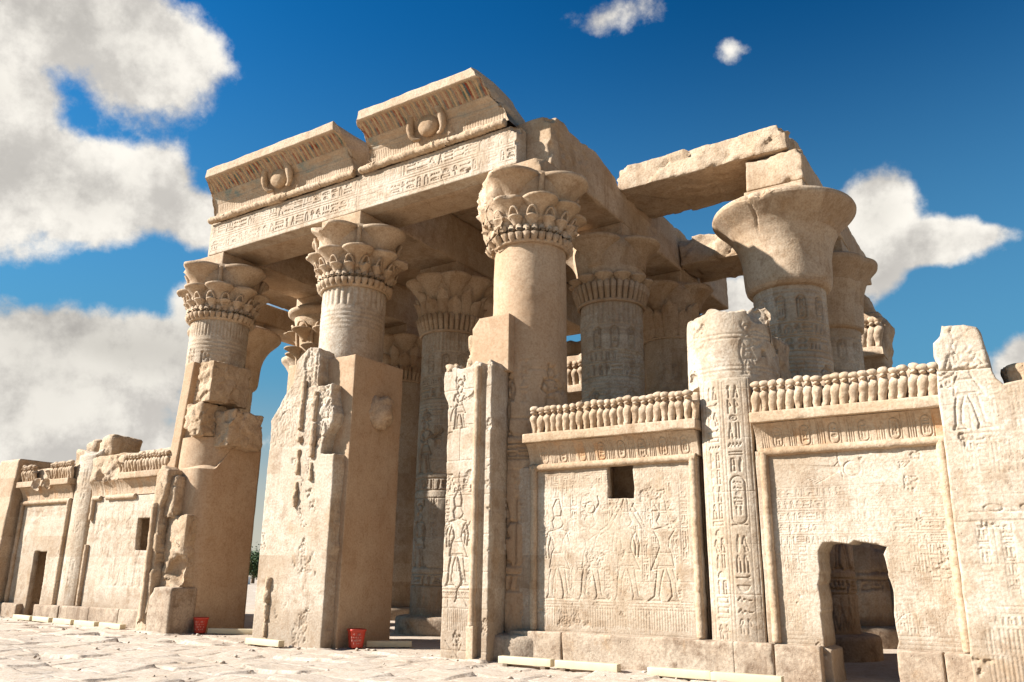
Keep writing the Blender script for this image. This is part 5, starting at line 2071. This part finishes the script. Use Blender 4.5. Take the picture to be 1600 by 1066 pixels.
def build_left_jamb():
    R = random.Random(81)
    t = thing('portal_jamb', 'ruined left portal jamb of stepped broken blocks with rounded render behind', 'jamb', (-4.8, -.8, gz(-5)), 'portal jambs')
    V, F = slab([(-5.41, -.3), (-4.98, -.3), (-5.02, 2.3), (-5.08, 3.1), (-4.98, 3.3), (-4.86, 3.7), (-4.9, 4.1), (-5.2, 4.16), (-5.38, 4.0)], [], .035, fr_front(-1.45), .62, None, .04, .03, .015, .04, 81, side_rough=.06)
    mesh('jamb_strip', V, F, M_ROUGH, t)
    V, F = torus_bar(((-5.20, -1.46, .3), (-5.25, -1.46, 3.2)), .085, 82, False)
    mesh('roll_moulding', V, F, M_STONE, t)
    V, F = rock(-5.0, -4.12, -1.46, -.7, -.3, 1.08, .05, .05, .03, .10, 83)
    mesh('corner_block', V, F, M_PLINTH, t)
    V, F = rock(-5.05, -4.2, -1.22, -.6, 1.05, 2.9, .06, .05, .03, .12, 84)
    V = bite(V, (-4.3, -1.5, 1.5), .5, 3, .9)
    mesh('broken_block', V, F, M_ROUGH, t)
    V, F = rock(-5.12, -4.7, -1.3, -.6, 2.85, 3.9, .05, .06, .04, .12, 85)
    mesh('broken_block', V, F, M_ROUGH, t)
    # restored mass round the column: straight towards the portal, rounded towards the court
    pl = [(-5.5, .85), (-5.5, -.62)] + [(-5.05 + .45 * math.cos(a) - .0, -.62 + .40 * math.sin(a)) for a in np.linspace(math.pi, 1.5 * math.pi, 6)] \
        + [(-4.55 + .45 * math.cos(a), -.57 + .45 * math.sin(a)) for a in np.linspace(1.5 * math.pi, 2 * math.pi, 12)] + [(-4.08, .0), (-4.08, .85)]
    pl = rough_poly(pl, .06, .004, 86)
    nz = 90
    zs = np.linspace(-.3, 4.72, nz)
    n = len(pl)
    V = np.stack([np.tile(pl[:, 0], nz), np.tile(pl[:, 1], nz), np.repeat(zs, n)], 1)
    zs_top = 4.12
    lowcut = np.where((V[:, 0] < -4.45) | (V[:, 1] < -.3), 4.12, 4.9)
    k = np.clip((V[:, 1] + .9) / .9, 0, 1)
    V[:, 2] = np.where(V[:, 2] > 3.9, 3.9 + (V[:, 2] - 3.9) * (.27 + .95 * np.clip(k * 1.5 - .5, 0, 1)), V[:, 2])
    V[:, :2] += (.008 * fbm(V, .6, 4, 87))[:, None]
    V[:, 0] += .03 * (4 - V[:, 2]) * 0
    bag = Bag()
    bag.add(V, grid_faces(n, nz, True))
    top = V[-n:]
    c = top.mean(0)
    rg = [c + (top - c) * q for q in (1, .7, .4, .02)]
    bag.add(np.concatenate(rg), grid_faces(n, 4, True))
    V, F = bag.out()
    mesh('render_core', V, F, M_PLASTER, t)
    V, F = shaft_mesh(-5.03, .03, 3.9, 5.0, .955, .95, .035, None, None, None, 92, .008)
    mesh('render_drum', V, F, M_PLASTER, t)
    V, F = rock(-5.75, -5.38, -.95, -.2, 4.0, 7.15, .04, .03, .01, .04, 88)
    V[:, 0] += (V[:, 2] - 4) * .10
    mesh('upright_fin', V, F, M_PLASTER, t)
    V, F = rock(-4.74, -4.16, -.98, .3, 5.95, 7.05, .035, .02, .01, .05, 89)
    mesh('upper_block', V, F, M_ROUGH, t)
    V, F = rock(-5.06, -4.36, -1.04, -.2, 5.02, 5.92, .035, .06, .03, .10, 90)
    V = bite(V, (-5.15, -1.15, 4.85), .5, 4, .9)
    V = bite(V, (-4.3, -1.25, 5.0), .3, 5, .9)
    mesh('upper_block', V, F, M_ROUGH, t)
    V, F = rock(-4.42, -3.78, -.55, .62, 4.75, 5.72, .035, .06, .03, .12, 91)
    V = bite(V, (-3.8, -.7, 5.6), .3, 5, .9)
    mesh('upper_block', V, F, M_ROUGH, t)


build_left_jamb()

# ---------------------------------------------------------------- small things on the ground

def board(x0, y0, x1, y1, label, seed, group, h=.125, w=.16):
    L = math.hypot(x1 - x0, y1 - y0)
    V, F = rock(-L / 2, L / 2, -w / 2, w / 2, 0, h, .08, .008, .002, .004, seed)
    bag = Bag()
    bag.add(V, F)
    a = math.atan2(y1 - y0, x1 - x0)
    V, F = bag.out()
    cx, cy = (x0 + x1) / 2, (y0 + y1) / 2
    g0, g1 = gz(x0) + .012, gz(x1) + .012
    W = np.stack([cx + V[:, 0] * math.cos(a) - V[:, 1] * math.sin(a), cy + V[:, 0] * math.sin(a) + V[:, 1] * math.cos(a),
                  V[:, 2] + g0 + (g1 - g0) * (V[:, 0] / L + .5)], 1)
    t = thing('floor_box', label, 'floor box', (cx, cy, gz(cx)), group)
    mesh('box_cover', W, F, M_BOARD, t)
    for e in (-.36, .36):
        px, py = cx + e * L * math.cos(a), cy + e * L * math.sin(a)
        V, F = rock(px - .05, px + .05, py - w * .55, py + w * .55, gz(px) - .04, gz(px) + .02, .05, .005, .001, 0, seed + 1)
        mesh('foot', V, F, M_BARK, t)
    return t


GB = 'long cream boxes laid along the foot of the walls'
ords = ['leftmost', 'second', 'third', 'fourth', 'fifth']
for k, (a, b) in enumerate([(-11.34, -10.35), (-10.28, -9.35), (-9.21, -8.24), (-8.15, -7.12), (-6.97, -5.95)]):
    board(a, -1.42, b, -1.46, ords[k] + ' in the row of five cream boxes below the left screen walls', 300 + k, GB)
for k, (a, b, lab) in enumerate([(5.75, 6.82, 'cream box at the foot of the window wall beside the right jamb'), (6.93, 8.10, 'cream box on the paving below the middle of the window wall'),
                                 (8.66, 9.70, 'cream box under the meeting of window wall and round stump'), (9.72, 10.80, 'cream box nearest the ragged doorway, rightmost of all')]):
    board(a, -1.5, b, -1.45, lab, 310 + k, GB)
board(-.72, -1.80, .36, -1.82, 'short cream box before the front of the double pier', 320, GB)
board(-3.62, -.62, -2.62, .05, 'shaded box on the floor of the left portal beside the ruined jamb', 321, GB)
board(1.62, -.55, 2.35, .10, 'shaded box on the floor of the right portal beside the double pier', 322, GB)


def bin_(x, y, label, s, seed):
    t = thing('waste_bin', label, 'waste bin', (x, y, gz(x) + .01), 'red plastic waste bins')
    z = gz(x) + .01
    prof = [(.001, .02), (.135, .02), (.14, 0), (.145, .02), (.185, .36), (.20, .37), (.205, .40), (.195, .41), (.175, .405), (.168, .37), (.128, .05), (.001, .045)]
    prof = [(r * s, h * s + z) for r, h in prof]
    V, F = lathe(prof, 36, x, y)
    th = np.arctan2(V[:, 1] - y, V[:, 0] - x)
    f = 1 / np.maximum(np.abs(np.cos(th + .5)) ** 6 + np.abs(np.sin(th + .5)) ** 6, .1) ** (1 / 6)
    V[:, 0] = x + (V[:, 0] - x) * f * .95
    V[:, 1] = y + (V[:, 1] - y) * f * .95
    mesh('bin_body', V, F, M_RED, t)
    R = random.Random(seed)
    bag = Bag()
    # worn pale printing: short strokes in three ragged lines on the side facing the court
    for row in range(4):
        a = -1.35
        while a < -.15:
            w = R.uniform(.05, .13)
            zz = z + (.30 - row * .065) * s
            if R.random() < .75:
                def rr(h):
                    return s * np.interp((h - z) / s, [0, .36], [.146, .186]) + .004
                pts = []
                kind = R.random()
                seq = [(a, zz), (a + w, zz)] if kind < .4 else ([(a, zz - .018), (a + w * .5, zz + .018), (a + w, zz - .018)] if kind < .7 else [(a, zz - .02), (a, zz + .02)])
                for q, h in seq:
                    ff = 1 / max(abs(math.cos(q + .5)) ** 6 + abs(math.sin(q + .5)) ** 6, .1) ** (1 / 6) * .95
                    pts.append((x + rr(h) * ff * math.cos(q), y + rr(h) * ff * math.sin(q), h))
                if len(pts) > 1:
                    V, F = tube(pts, .006, 5, False)
                    bag.add(V, F)
            a += w + .05
    V, F = bag.out()
    mesh('printing', V, F, M_PRINT, t)


bin_(-3.83, -.72, 'red plastic waste bin against the rounded render of the left portal', .92, 5)
bin_(1.60, -.86, 'red plastic waste bin with pale printing against the double pier', .94, 6)

# ---------------------------------------------------------------- far beyond the left portal

def far_things():
    def tree(x, y, h, rad, seed, label):
        t = thing('tree', label, 'tree', (x, y, 0), 'trees far beyond the temple')
        R = random.Random(seed)
        bag = Bag()
        V, F = tube([(x, y, -1), (x + .1, y, h * .3), (x - .1, y + .1, h * .62)], [.28, .2, .12], 8)
        bag.add(V, F)
        for k in range(6):
            a = R.uniform(0, 6.28)
            V, F = tube([(x, y, h * .42), (x + .5 * rad * math.cos(a), y + .5 * rad * math.sin(a), h * .62), (x + .8 * rad * math.cos(a), y + .8 * rad * math.sin(a), h * .75)], [.12, .08, .03], 6)
            bag.add(V, F)
        V, F = bag.out()
        mesh('trunk', V, tri_fix(F), M_BARK, t)
        g = np.random.default_rng(seed)
        n = 5200
        cl = g.normal(0, 1, (26, 3))
        cl /= np.linalg.norm(cl, axis=1, keepdims=True)
        cl *= g.uniform(.35, .95, (26, 1))
        c = np.array([x, y, h * .66]) + cl * np.array([rad, rad, h * .32])
        ctr = c[g.integers(0, 26, n)] + g.normal(0, .18, (n, 3)) * rad
        u = g.normal(0, 1, (n, 3))
        u /= np.linalg.norm(u, axis=1, keepdims=True)
        v = np.cross(u, g.normal(0, 1, (n, 3)))
        v /= np.linalg.norm(v, axis=1, keepdims=True)
        s = g.uniform(.08, .2, (n, 1))
        V = np.stack([ctr - u * s, ctr + v * s * .5, ctr + u * s, ctr - v * s * .5], 1).reshape(-1, 3)
        mesh('crown', V, np.arange(n * 4).reshape(-1, 4), M_LEAF, t, False)
    tree(-74.0, 60, 4.4, 2.6, 1, 'small green tree far off in the gap of the left portal')
    tree(-77.5, 63, 3.4, 2.0, 2, 'darker low tree far off behind the white wall in the left portal gap')
    V, F = rock(-73.5, -66, 52, 53, -1, 1.05, .4, .05, .02, .05, 401)
    tag(mesh('boundary_wall', V, F, M_WHITE), 'far white wall below the trees in the left portal gap', 'wall')
    V, F = rock(-52, -40, 36, 37, -1, .10, .4, .05, .02, .05, 402)
    tag(mesh('boundary_wall', V, F, M_MUD), 'far brown mud wall seen low in the left portal gap', 'wall')
    V, F = rock(-42, -33, 27.5, 28.2, -.4, .22, .3, .05, .02, .05, 403)
    tag(mesh('stone_kerb', V, F, M_WHITE), 'far pale stone kerb low in the left portal gap', 'kerb')


far_things()
